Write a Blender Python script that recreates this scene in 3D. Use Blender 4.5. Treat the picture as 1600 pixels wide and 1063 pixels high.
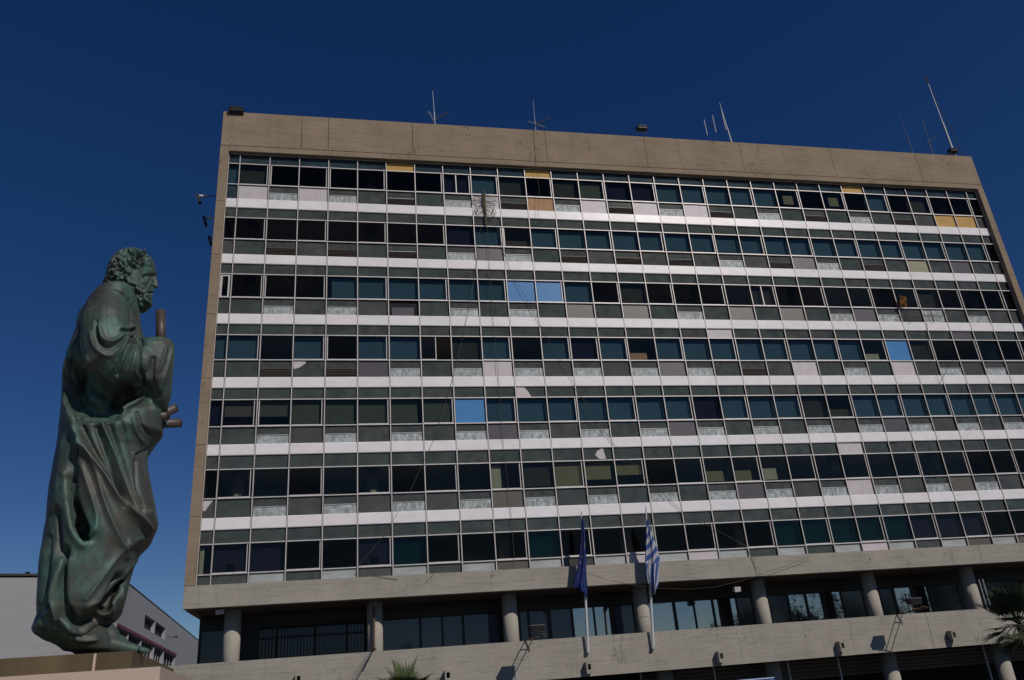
import bpy, math, random
import numpy as np
from mathutils import Matrix, Vector
random.seed(7); RNG = np.random.RandomState(7)
SC = bpy.context.scene
for o in list(bpy.data.objects): bpy.data.objects.remove(o)

# ------------------------------------------------------------------ camera
FPX = 1260.589
R = np.array([[0.9794003845910824, -0.18703547931535158, -0.0761092382046703],
              [0.006435488784445401, 0.40563308813355337, -0.9140133381383027],
              [0.20182534812784003, 0.8946952147451637, 0.39848086725030496]])
EYE = np.array([0, 0, 1.6])
cd = bpy.data.cameras.new("camera"); cam = bpy.data.objects.new("camera", cd)
SC.collection.objects.link(cam); SC.camera = cam
cd.sensor_width = 36; cd.lens = 36 * FPX / 1600; cd.clip_start = 0.1; cd.clip_end = 3000
M = Matrix.Identity(4)
for i in range(3):
    M[i][0] = R[0][i]; M[i][1] = -R[1][i]; M[i][2] = -R[2][i]; M[i][3] = EYE[i]
cam.matrix_world = M

# ------------------------------------------------------------------ light
SUN_AZ, SUN_EL = math.radians(31), math.radians(38)       # azimuth from -Y towards +X
world = bpy.data.worlds.new("World"); SC.world = world; world.use_nodes = True
wn = world.node_tree; wn.nodes.clear()
sky = wn.nodes.new('ShaderNodeTexSky'); sky.sky_type = 'NISHITA'; sky.sun_disc = False
sky.sun_elevation = SUN_EL; sky.sun_rotation = math.pi - SUN_AZ
sky.air_density = 1.0; sky.dust_density = 0.05; sky.ozone_density = 3.5; sky.altitude = 1200
hs = wn.nodes.new('ShaderNodeHueSaturation'); hs.inputs['Saturation'].default_value = 1.28
hs.inputs['Hue'].default_value = 0.514
bg = wn.nodes.new('ShaderNodeBackground'); bg.inputs[1].default_value = 0.068
wo = wn.nodes.new('ShaderNodeOutputWorld')
wn.links.new(sky.outputs[0], hs.inputs['Color']); wn.links.new(hs.outputs[0], bg.inputs[0]); wn.links.new(bg.outputs[0], wo.inputs[0])
sd = bpy.data.lights.new("sun", 'SUN'); sun = bpy.data.objects.new("sun", sd); SC.collection.objects.link(sun)
sd.energy = 4.1; sd.angle = math.radians(0.5); sd.color = (1.0, 0.925, 0.85)
sv = Vector((math.sin(SUN_AZ) * math.cos(SUN_EL), -math.cos(SUN_AZ) * math.cos(SUN_EL), math.sin(SUN_EL)))
sun.rotation_euler = sv.to_track_quat('Z', 'Y').to_euler(); sun.location = (20, -30, 40)
SC.view_settings.view_transform = 'Standard'; SC.view_settings.look = 'None'
SC.view_settings.exposure = -0.75; SC.view_settings.gamma = 1.0

# ------------------------------------------------------------------ geometry helpers
def ray(px, py):
    return R.T @ np.array([(px - 800) / FPX, (py - 531.5) / FPX, 1.0])
def at(px, py, y):                      # point of the photograph on the vertical plane at depth y
    w = ray(px, py); return EYE + w * (y / w[1])
def proj(P):
    v = (np.atleast_2d(P) - EYE) @ R.T
    return np.stack([800 + FPX * v[:, 0] / v[:, 2], 531.5 + FPX * v[:, 1] / v[:, 2]], 1)

class MB:
    def __init__(s): s.v = []; s.f = []; s.m = []; s.mats = []
    def mi(s, mat):
        if mat not in s.mats: s.mats.append(mat)
        return s.mats.index(mat)
    def poly(s, pts, mat):
        n = len(s.v); s.v += [tuple(p) for p in pts]; s.f.append(tuple(range(n, n + len(pts)))); s.m.append(s.mi(mat)); return s
    def box(s, x0, x1, y0, y1, z0, z1, mat):
        n = len(s.v)
        s.v += [(x, y, z) for z in (z0, z1) for y in (y0, y1) for x in (x0, x1)]
        k = s.mi(mat)
        for f in ((0, 2, 3, 1), (4, 5, 7, 6), (0, 1, 5, 4), (2, 6, 7, 3), (0, 4, 6, 2), (1, 3, 7, 5)):
            s.f.append(tuple(n + i for i in f)); s.m.append(k)
        return s
    def obox(s, c, ax, ay, az, mat):    # oriented box: centre and three half axes
        c, ax, ay, az = map(np.array, (c, ax, ay, az)); n = len(s.v)
        s.v += [tuple(c + i * ax + j * ay + k * az) for k in (-1, 1) for j in (-1, 1) for i in (-1, 1)]
        k = s.mi(mat)
        for f in ((0, 2, 3, 1), (4, 5, 7, 6), (0, 1, 5, 4), (2, 6, 7, 3), (0, 4, 6, 2), (1, 3, 7, 5)):
            s.f.append(tuple(n + i for i in f)); s.m.append(k)
        return s
    def prism(s, pts, off, mat):        # polygon extruded by a vector
        pts = [np.array(p, float) for p in pts]; off = np.array(off, float); n = len(s.v); L = len(pts)
        s.v += [tuple(p) for p in pts] + [tuple(p + off) for p in pts]; k = s.mi(mat)
        s.f.append(tuple(range(n, n + L))); s.f.append(tuple(range(n + 2 * L - 1, n + L - 1, -1))); s.m += [k, k]
        for i in range(L):
            j = (i + 1) % L; s.f.append((n + j, n + i, n + L + i, n + L + j)); s.m.append(k)
        return s
    def tube(s, pts, r, mat, n=8, cap=True):
        pts = [np.array(p, float) for p in pts]; L = len(pts)
        rs = r if isinstance(r, (list, tuple)) else [r] * L
        base = len(s.v); k = s.mi(mat); prev = None
        for i, p in enumerate(pts):
            t = pts[min(i + 1, L - 1)] - pts[max(i - 1, 0)]; t = t / (np.linalg.norm(t) + 1e-9)
            if prev is None:
                a = np.array([0, 0, 1.]) if abs(t[2]) < .9 else np.array([1., 0, 0])
                u = np.cross(t, a)
            else: u = prev - t * (prev @ t)
            u /= np.linalg.norm(u) + 1e-9; prev = u; w = np.cross(t, u)
            for j in range(n):
                q = 2 * math.pi * j / n
                s.v.append(tuple(p + rs[i] * (math.cos(q) * u + math.sin(q) * w)))
        for i in range(L - 1):
            for j in range(n):
                a = base + i * n + j; b = base + i * n + (j + 1) % n
                s.f.append((a, b, b + n, a + n)); s.m.append(k)
        if cap:
            s.f.append(tuple(base + j for j in range(n - 1, -1, -1))); s.m.append(k)
            s.f.append(tuple(base + (L - 1) * n + j for j in range(n))); s.m.append(k)
        return s
    def build(s, name, parent=None, smooth=False, off=None):
        me = bpy.data.meshes.new(name)
        o0 = np.array(off if off is not None else (root_loc(parent) if parent else (0, 0, 0)))
        V = np.array(s.v) - o0
        me.from_pydata([tuple(p) for p in V], [], s.f)
        for m in s.mats: me.materials.append(m)
        me.polygons.foreach_set('material_index', s.m)
        if smooth: me.polygons.foreach_set('use_smooth', [True] * len(s.f))
        me.update()
        o = bpy.data.objects.new(name, me); SC.collection.objects.link(o)
        if parent: o.parent = parent
        elif off is not None: o.location = off
        return o
def root_loc(p):
    l = np.array(p.location)
    while p.parent: p = p.parent; l = l + np.array(p.location)
    return l
def tag(o, label=None, cat=None, group=None, kind=None):
    if label: o['label'] = label
    if cat: o['category'] = cat
    if group: o['group'] = group
    if kind: o['kind'] = kind
    return o
def empty(name, loc, label, cat, group=None):
    o = bpy.data.objects.new(name, None); SC.collection.objects.link(o); o.location = loc
    o.empty_display_size = .2
    return tag(o, label, cat, group)

# ------------------------------------------------------------------ materials
def mat(name, col, rough=.7, metal=0., spec=.5, var=0., vscale=3., bump=0., bscale=20., stretch=(1, 1, 1), col2=None, detail=6., trans=0., contrast=.25):
    m = bpy.data.materials.new(name); m.use_nodes = True; nt = m.node_tree; b = nt.nodes['Principled BSDF']
    b.inputs['Base Color'].default_value = (*col, 1); b.inputs['Roughness'].default_value = rough
    b.inputs['Metallic'].default_value = metal; b.inputs['Specular IOR Level'].default_value = spec
    if var > 0 or col2 or bump > 0:
        g = nt.nodes.new('ShaderNodeNewGeometry'); mp = nt.nodes.new('ShaderNodeMapping'); mp.inputs['Scale'].default_value = stretch
        nt.links.new(g.outputs['Position'], mp.inputs['Vector'])
    if var > 0 or col2:
        n = nt.nodes.new('ShaderNodeTexNoise'); n.inputs['Scale'].default_value = vscale; n.inputs['Detail'].default_value = detail
        nt.links.new(mp.outputs[0], n.inputs['Vector'])
        r = nt.nodes.new('ShaderNodeValToRGB'); c2 = col2 or tuple(c * (1 - var) for c in col); c1 = col if col2 else tuple(min(1, c * (1 + var)) for c in col)
        r.color_ramp.elements[0].position = .5 - contrast; r.color_ramp.elements[1].position = .5 + contrast
        r.color_ramp.elements[0].color = (*c2, 1); r.color_ramp.elements[1].color = (*c1, 1)
        nt.links.new(n.outputs[0], r.inputs[0]); nt.links.new(r.outputs[0], b.inputs['Base Color'])
    if bump > 0:
        n2 = nt.nodes.new('ShaderNodeTexNoise'); n2.inputs['Scale'].default_value = bscale; n2.inputs['Detail'].default_value = 5
        nt.links.new(mp.outputs[0], n2.inputs['Vector'])
        bp = nt.nodes.new('ShaderNodeBump'); bp.inputs['Strength'].default_value = 1; bp.inputs['Distance'].default_value = bump
        nt.links.new(n2.outputs[0], bp.inputs['Height']); nt.links.new(bp.outputs[0], b.inputs['Normal'])
    return m

def concrete(name, base, dark):         # board-marked concrete: fine horizontal lines, blotches, rain streaks, dark pinholes
    m = bpy.data.materials.new(name); m.use_nodes = True; nt = m.node_tree; b = nt.nodes['Principled BSDF']
    b.inputs['Roughness'].default_value = .92; b.inputs['Specular IOR Level'].default_value = .2
    N = nt.nodes.new; L = nt.links.new
    g = N('ShaderNodeNewGeometry')
    def noise(scale, st, det=5., rough=.6):
        mp = N('ShaderNodeMapping'); mp.inputs['Scale'].default_value = st; L(g.outputs['Position'], mp.inputs['Vector'])
        n = N('ShaderNodeTexNoise'); n.inputs['Scale'].default_value = scale; n.inputs['Detail'].default_value = det; n.inputs['Roughness'].default_value = rough
        L(mp.outputs[0], n.inputs['Vector']); return n
    def ramp(src, a, bb, ca, cb):
        r = N('ShaderNodeValToRGB'); r.color_ramp.elements[0].position = a; r.color_ramp.elements[1].position = bb
        r.color_ramp.elements[0].color = (*ca, 1); r.color_ramp.elements[1].color = (*cb, 1); L(src, r.inputs[0]); return r
    def mul(a, c):
        x = N('ShaderNodeMix'); x.data_type = 'RGBA'; x.blend_type = 'MULTIPLY'; x.inputs['Factor'].default_value = 1
        L(a, x.inputs['A']); L(c, x.inputs['B']); return x.outputs['Result']
    boards = noise(1.0, (.9, .9, 17), 4)
    blot = noise(.5, (1, 1, 1.3), 7)
    drip = noise(1.0, (5, 5, .25), 4)
    pits = noise(6.0, (1, 1, 3), 3)
    c = ramp(blot.outputs[0], .3, .7, dark, base).outputs[0]
    c = mul(c, ramp(boards.outputs[0], .33, .5, (.85, .85, .86), (1.04, 1.03, 1.02)).outputs[0])
    c = mul(c, ramp(drip.outputs[0], .3, .45, (.92, .91, .91), (1, 1, 1)).outputs[0])
    c = mul(c, ramp(pits.outputs[0], .28, .34, (.5, .48, .47), (1, 1, 1)).outputs[0])
    vm = N('ShaderNodeMapping'); vm.inputs['Scale'].default_value = (1.6, 1.6, .55); L(g.outputs['Position'], vm.inputs['Vector'])
    wn_ = N('ShaderNodeTexNoise'); wn_.inputs['Scale'].default_value = 3; wn_.inputs['Detail'].default_value = 4; L(vm.outputs[0], wn_.inputs['Vector'])
    av = N('ShaderNodeVectorMath'); av.operation = 'MULTIPLY_ADD'; av.inputs[1].default_value = (.5, .5, .5); L(wn_.outputs['Color'], av.inputs[0]); L(vm.outputs[0], av.inputs[2])
    vo = N('ShaderNodeTexVoronoi'); vo.feature = 'DISTANCE_TO_EDGE'; vo.inputs['Scale'].default_value = 2.2; L(av.outputs[0], vo.inputs['Vector'])
    ck = ramp(vo.outputs['Distance'], .012, .035, (.42, .40, .39), (1, 1, 1)); msk = noise(.55, (1, 1, .6), 3)
    mk = ramp(msk.outputs[0], .56, .64, (0, 0, 0), (1, 1, 1)); xx = N('ShaderNodeMix'); xx.data_type = 'RGBA'
    L(mk.outputs[0], xx.inputs['Factor']); xx.inputs['A'].default_value = (1, 1, 1, 1); L(ck.outputs[0], xx.inputs['B']); c = mul(c, xx.outputs['Result'])
    L(c, b.inputs['Base Color'])
    bp = N('ShaderNodeBump'); bp.inputs['Distance'].default_value = .02; bp.inputs['Strength'].default_value = .6
    L(boards.outputs[0], bp.inputs['Height']); L(bp.outputs[0], b.inputs['Normal'])
    return m

def glass(name, tint, refl=(1, 1, 1), ior=1.55, rough=.015):
    m = bpy.data.materials.new(name); m.use_nodes = True; nt = m.node_tree; nt.nodes.clear(); N = nt.nodes.new; L = nt.links.new
    o = N('ShaderNodeOutputMaterial'); mx = N('ShaderNodeMixShader'); t = N('ShaderNodeBsdfTransparent'); gl = N('ShaderNodeBsdfGlossy')
    fr = N('ShaderNodeFresnel'); fr.inputs['IOR'].default_value = ior
    g = N('ShaderNodeNewGeometry'); n = N('ShaderNodeTexNoise'); n.inputs['Scale'].default_value = .9; L(g.outputs['Position'], n.inputs['Vector'])
    bp = N('ShaderNodeBump'); bp.inputs['Distance'].default_value = .004; L(n.outputs[0], bp.inputs['Height']); L(bp.outputs[0], gl.inputs['Normal'])
    t.inputs[0].default_value = (*tint, 1); gl.inputs[0].default_value = (*refl, 1); gl.inputs['Roughness'].default_value = rough
    inv = N('ShaderNodeMath'); inv.operation = 'SUBTRACT'; inv.inputs[0].default_value = 1; L(g.outputs['Backfacing'], inv.inputs[1])
    fm_ = N('ShaderNodeMath'); fm_.operation = 'MULTIPLY'; L(fr.outputs[0], fm_.inputs[0]); L(inv.outputs[0], fm_.inputs[1])
    L(fm_.outputs[0], mx.inputs[0]); L(t.outputs[0], mx.inputs[1]); L(gl.outputs[0], mx.inputs[2]); L(mx.outputs[0], o.inputs[0])
    return m

CONC_TOP = concrete('concrete_roof_band', (.32, .25, .18), (.25, .195, .135))
CONC = concrete('concrete_grey', (.385, .36, .31), (.305, .285, .24))
CONC_COL = mat('column_render', (.38, .35, .295), .9, var=.12, vscale=2, bump=.003, bscale=30)
JOINT = mat('joint_shadow_gap', (.03, .028, .026), .9)
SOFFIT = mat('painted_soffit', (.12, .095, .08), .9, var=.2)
ALU = mat('aluminium', (.60, .57, .55), .5, .25, var=.12, vscale=6, stretch=(1, 1, .4))
GL = glass('window_glass', (.70, .72, .68), (.85, .75, .6))
GLD = glass('dark_window_glass', (.62, .62, .62), (.8, .62, .45), 1.45)
GLN = glass('navy_window_glass', (.58, .58, .64), (.85, .7, .55))
GLT = glass('teal_window_glass', (.62, .70, .72), (.85, .85, .7), 1.6)
GLG = glass('green_tinted_glass', (.40, .56, .52), (.7, .8, .7))
GREEN = mat('green_spandrel_glass', (.066, .078, .068), .07, 0, .35, var=.3, vscale=1.6, bump=.002, bscale=3)
GREEN3 = mat('green_spandrel_glass_grey', (.084, .086, .076), .12, 0, .35, var=.3, vscale=1.1, bump=.002, bscale=2)
GREEN2 = mat('green_spandrel_glass_dull', (.074, .080, .070), .1, 0, .35, var=.35, vscale=2.5, bump=.002, bscale=4)
TEALP = mat('teal_spandrel_glass', (.032, .050, .055), .06, 0, .4, var=.5, vscale=1.4)
FROST = mat('frosted_panel', (.50, .55, .56), .5, var=.0, vscale=4.5, stretch=(1.8, 1, 1.1), col2=(.20, .225, .22), contrast=.17, bump=.02, bscale=14)
BAND2 = mat('white_enamel_band_faded', (.85, .80, .79), .36, 0, .5, var=.06, vscale=1.3, stretch=(1, 1, 2), bump=.003, bscale=2)
BAND3 = mat('white_enamel_band_stained', (.84, .82, .82), .28, 0, .5, var=.09, vscale=2.6, stretch=(.6, 1, 3.5), detail=8, bump=.002, bscale=3)
WHITEP = mat('white_board', (.56, .51, .52), .5, var=.1, vscale=2.5, bump=.006, bscale=6)
BAND = mat('white_enamel_band', (.88, .85, .85), .3, 0, .5, var=.07, vscale=1.8, bump=.002, bscale=3)
LOUV = mat('dark_louvre', (.05, .038, .032), .7, var=.25, vscale=1, stretch=(.3, 1, 22), contrast=.1)
PALE = mat('pale_sill_panel', (.42, .46, .46), .5, var=0, vscale=1.2, stretch=(1, 1, 2.2), col2=(.30, .31, .29), contrast=.2, bump=.004, bscale=5)
YELL = mat('ochre_board', (.52, .31, .075), .7, var=.12, vscale=2)
ORAN = mat('orange_board', (.42, .235, .12), .75, var=.12, vscale=2)
CREAM = mat('cream_board', (.30, .29, .19), .7, var=.08)
PURP = mat('grey_violet_panel', (.085, .075, .085), .35, var=.12, vscale=2)
BROWNP = mat('grey_brown_panel', (.11, .098, .082), .4, var=.1, vscale=2)
BLUEP = mat('bright_blue_film', (.075, .24, .50), .25, 0, .5, var=.06, vscale=.8)
INT = mat('office_wall', (.40, .38, .35), .9, var=.2)
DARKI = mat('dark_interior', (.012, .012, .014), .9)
SLAB = mat('office_ceiling', (.50, .48, .45), .9)
SHAD = dict(t=mat('teal_blind', (.155, .215, .25), .8, var=.12, vscale=.8), g=mat('grey_blind', (.065, .065, .068), .8, var=.12, stretch=(1, 1, .2)),
            e=mat('green_grey_blind', (.14, .17, .15), .8, var=.08), n=mat('navy_blind', (.05, .052, .08), .8, var=.1),
            o=mat('olive_blind', (.38, .36, .235), .8, var=.06), G=mat('bottle_green_blind', (.035, .075, .066), .8, var=.1),
            b=mat('brown_blind', (.13, .11, .095), .85, var=.15), w=mat('pale_curtain', (.72, .70, .58), .9, var=.15, stretch=(6, 1, .3)),
            R=mat('terracotta_board', (.85, .50, .37), .8), p=mat('violet_grey_blind', (.20, .17, .19), .85, var=.06))
DFRAME = mat('dark_window_frame', (.018, .017, .018), .5)
GASKET_SHADOW = mat('gasket_with_shadow', (.085, .06, .05), .8, var=.3, vscale=3)  # brown gasket line; the shadow beside the mullions is put into its dark colour
STEEL = mat('galvanised_steel', (.42, .43, .44), .4, .6, var=.2, vscale=8)
POLE = mat('white_painted_pole', (.62, .62, .63), .45, var=.08)
BLACK = mat('black_paint', (.018, .018, .02), .5)
RUST = mat('rusty_steel', (.12, .076, .042), .8, var=.35, vscale=12)
WIRE = mat('cable_sheath', (.09, .076, .045), .8)
RED = mat('dark_red_paint', (.17, .02, .035), .6)
LAV = mat('pale_render', (.33, .325, .345), .85, var=.06, vscale=1, stretch=(.3, .3, 6), bump=.002)
MARBLE = mat('beige_marble', (.50, .39, .31), .5, var=.08, vscale=3, detail=9)
PLINTH = mat('bronze_plinth', (.16, .12, .062), .45, .55, var=.35, vscale=2.2, stretch=(1.4, 1.4, .3))

# ------------------------------------------------------------------ ground
gm = mat('paving', (.24, .22, .20), .9, var=.15, vscale=.6)
am = mat('asphalt', (.05, .05, .05), .95, var=.2, vscale=2)
g = MB().poly([(-900, -900, -3.2), (900, -900, -3.2), (900, 900, -3.2), (-900, 900, -3.2)], am).build('ground'); g['kind'] = 'structure'
g = MB().box(-45, 60, -45, 17, -3.196, 0, gm).build('raised_plaza'); g['kind'] = 'structure'

# ------------------------------------------------------------------ office building
FY = 36.319
XM = [-5.98, -5.42, -3.93, -2.44, -0.94, 0.56, 2.07, 3.59, 5.11, 6.63, 8.15, 9.68, 11.2, 12.73, 14.26, 15.78, 17.3, 18.82, 20.34, 21.85, 23.36, 24.86, 26.36, 27.85, 29.34, 30.82, 32.29, 33.76, 35.22, 36.67, 38.11, 38.82]
ZR = [[27.65, 26.38, 24.99], [24.39, 23.15, 21.77], [21.18, 19.91, 18.51], [17.94, 16.66, 15.27], [14.7, 13.42, 12.09], [11.46, 10.18, 8.83], [8.24, 7.0, 6.55]]
ZTOP = 28.28; XL, XR, ZROOF = -6.4, 39.25, 30.75
CY = FY - .28                       # concrete face stands proud of the glazing
BT, BB = 6.55, 5.66                 # beam under the glazing
B = empty('office_building', (16.4, FY + 8, -3.2), 'long grey concrete office block with a seven-storey glass curtain wall above a terrace', 'building')
# roof band in cast panels with open joints
cj = [XL] + [at(x, 215 + (x - 471) * .05, CY)[0] for x in (471, 513, 645, 854, 1010, 1160, 1302, 1437)] + [XR]
rb = MB()
for a, b in zip(cj[:-1], cj[1:]): rb.box(a + .012, b - .012, CY, CY + .2, ZTOP + .33, ZROOF, CONC_TOP)
rb.box(XL, XR, CY + .02, CY + .2, ZTOP, ZTOP + .318, CONC_TOP)
rb.box(XL + .02, XR - .02, CY + .21, FY + 15, ZTOP + .02, ZROOF - .25, JOINT)
rb.box(XL, XR, FY + 15, FY + 15.3, ZTOP, ZROOF, CONC_TOP)
rb.box(XL, XL + .019, CY + .21, FY + 14.99, ZTOP, ZROOF, CONC_TOP).box(XR - .019, XR, CY + .21, FY + 14.99, ZTOP, ZROOF, CONC_TOP)
rb.build('roof_parapet', B)
# end pillars in cast lengths
pj = [ZTOP - .01] + [at(x, y, CY)[2] for x, y in ((338, 313), (331, 397), (322, 490), (314, 591), (305, 695), (297, 808))] + [BT + .01]
for x0, x1 in ((XL, XM[0] - .005), (XM[-1] + .02, XR)):
    p = MB()
    for a, b in zip(pj[:-1], pj[1:]): p.box(x0, x1, CY, FY + .6, b + .012, a - .012, CONC_TOP)
    p.box(x0 + .015, x1 - .015, CY + .03, FY + .58, BT + .02, ZTOP - .02, JOINT)
    p.build('end_pillar', B)
for x0, x1 in ((XL, XL + .25), (XR - .25, XR)):
    MB().box(x0, x1, FY + .62, FY + 15, BB, ZTOP - .01, CONC).build('side_wall', B)
MB().box(XL + .3, XR - .3, FY + 14.7, FY + 15, BB, ZTOP - .01, CONC).build('rear_wall', B)
# beam below the glazing
bm_ = MB(); bj = [XL] + [at(x, y, CY)[0] for x, y in ((1180, 890), (1530, 860))] + [XR]
for a, b in zip(bj[:-1], bj[1:]): bm_.box(a + .01, b - .01, CY, CY + .5, BB, BT, CONC)
bm_.box(XL + .02, XR - .02, CY + .06, CY + .49, BB + .02, BT - .02, JOINT)
bm_.build('edge_beam', B)
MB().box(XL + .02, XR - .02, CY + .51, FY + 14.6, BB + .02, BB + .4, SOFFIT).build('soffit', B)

# interior: ceilings, back wall, columns
for i in range(7):
    zb = ZR[i][2] if i < 6 else BT - .1
    MB().box(XM[0] + .02, XM[-1] - .02, FY + .12, FY + 7, zb - .12, zb + .32, SLAB).build('floor_slab', B)
MB().box(XM[0] + .02, XM[-1] - .02, FY + 7.05, FY + 7.2, BT, ZTOP, INT).build('corridor_wall', B)
ic = MB()
for k in range(0, 30, 4):
    x = XM[1] + 0.7 + k * 1.5
    for i in range(7):
        z0 = (ZR[i][2] if i < 6 else 6.6) + .33; z1 = (ZR[i - 1][2] - .13) if i else ZTOP
        ic.tube([(x, FY + 1.3, z0), (x, FY + 1.3, z1)], .28, CONC_COL, 14)
ic.build('inner_column', B, True)

WIN = ["tgdkdkkdntgdgenntttt" "trdrdtdgddd", "ddkdkdddnth" + "t" * 19 + "d", "dkkkttttttBBtdgdddbgddbrdbgdddd", "ttbtkttxgtrtntRttttttttRBgddbdd".replace('R', 'R'),
       "nHEeeeeeBtttttttntttgh" + "t" * 9, "drbdbrdbbcgoppdbrrrbbbbbbbddddd", "cnnkknGdddGdddddddGGGGGnnnkkkkk"]
APR = ["gwvwvgbgvwbyvwbwvwbgvgbgvgbgyyg", "ggbgbgbgvpvgbgbgbgvgbpvgbgkgpgg", "ggvgvgxgvgvgngngvgngngvpvglgvgg", "ggbgbpvgvwvgvgvpvgbgwgvgwgvgvgg",
       "ggvgvgvgvpvgvgvpvgvgvgvpvgvgvgg", "ggvgvgvgvnvgvgvgvpvgvwvgvnvgvgg", "dgfgfgfgfnfgfwfwfgfgfwfgfnfnfgg"]
cells = []
for i in range(7):
    for c in range(31):
        x0, x1 = XM[c], XM[c + 1]; z1, z0, zb = ZR[i]
        q = proj(np.array([[x0, FY, z0], [x1, FY, z0], [x1, FY, z1], [x0, FY, z1]]))
        inside = (q[:, 0].clip(0, 1600).max() - q[:, 0].clip(0, 1600).min()) * (q[:, 1].clip(0, 1063).max() - q[:, 1].clip(0, 1063).min())
        cells.append((inside, i, c))
cells.sort(reverse=True)
BIG = {(i, c) for _, i, c in cells[:100]}
MW = .030                                   # half mullion width
stuff = {k: MB() for k in ('window', 'window_sash', 'window_blind', 'transom_panel', 'apron_panel', 'white_band_panel')}

def emit(kind, mb, big, parent=None):
    if big: return mb.build(kind, parent or B)
    s = stuff[kind]; n = len(s.v); s.v += mb.v
    for f, m in zip(mb.f, mb.m): s.f.append(tuple(n + k for k in f)); s.m.append(s.mi(mb.mats[m]))
    return None

def pane(mb, x0, x1, z0, z1, m, y=None, th=.012):
    y = FY + .03 if y is None else y
    a, b = random.uniform(-.004, .004), random.uniform(-.004, .004)     # no two panes hang quite true
    p = [(x0, y - a - b, z0), (x1, y + a - b, z0), (x1, y + a + b, z1), (x0, y - a + b, z1)]
    mb.prism(p, (0, th, 0), m)

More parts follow.
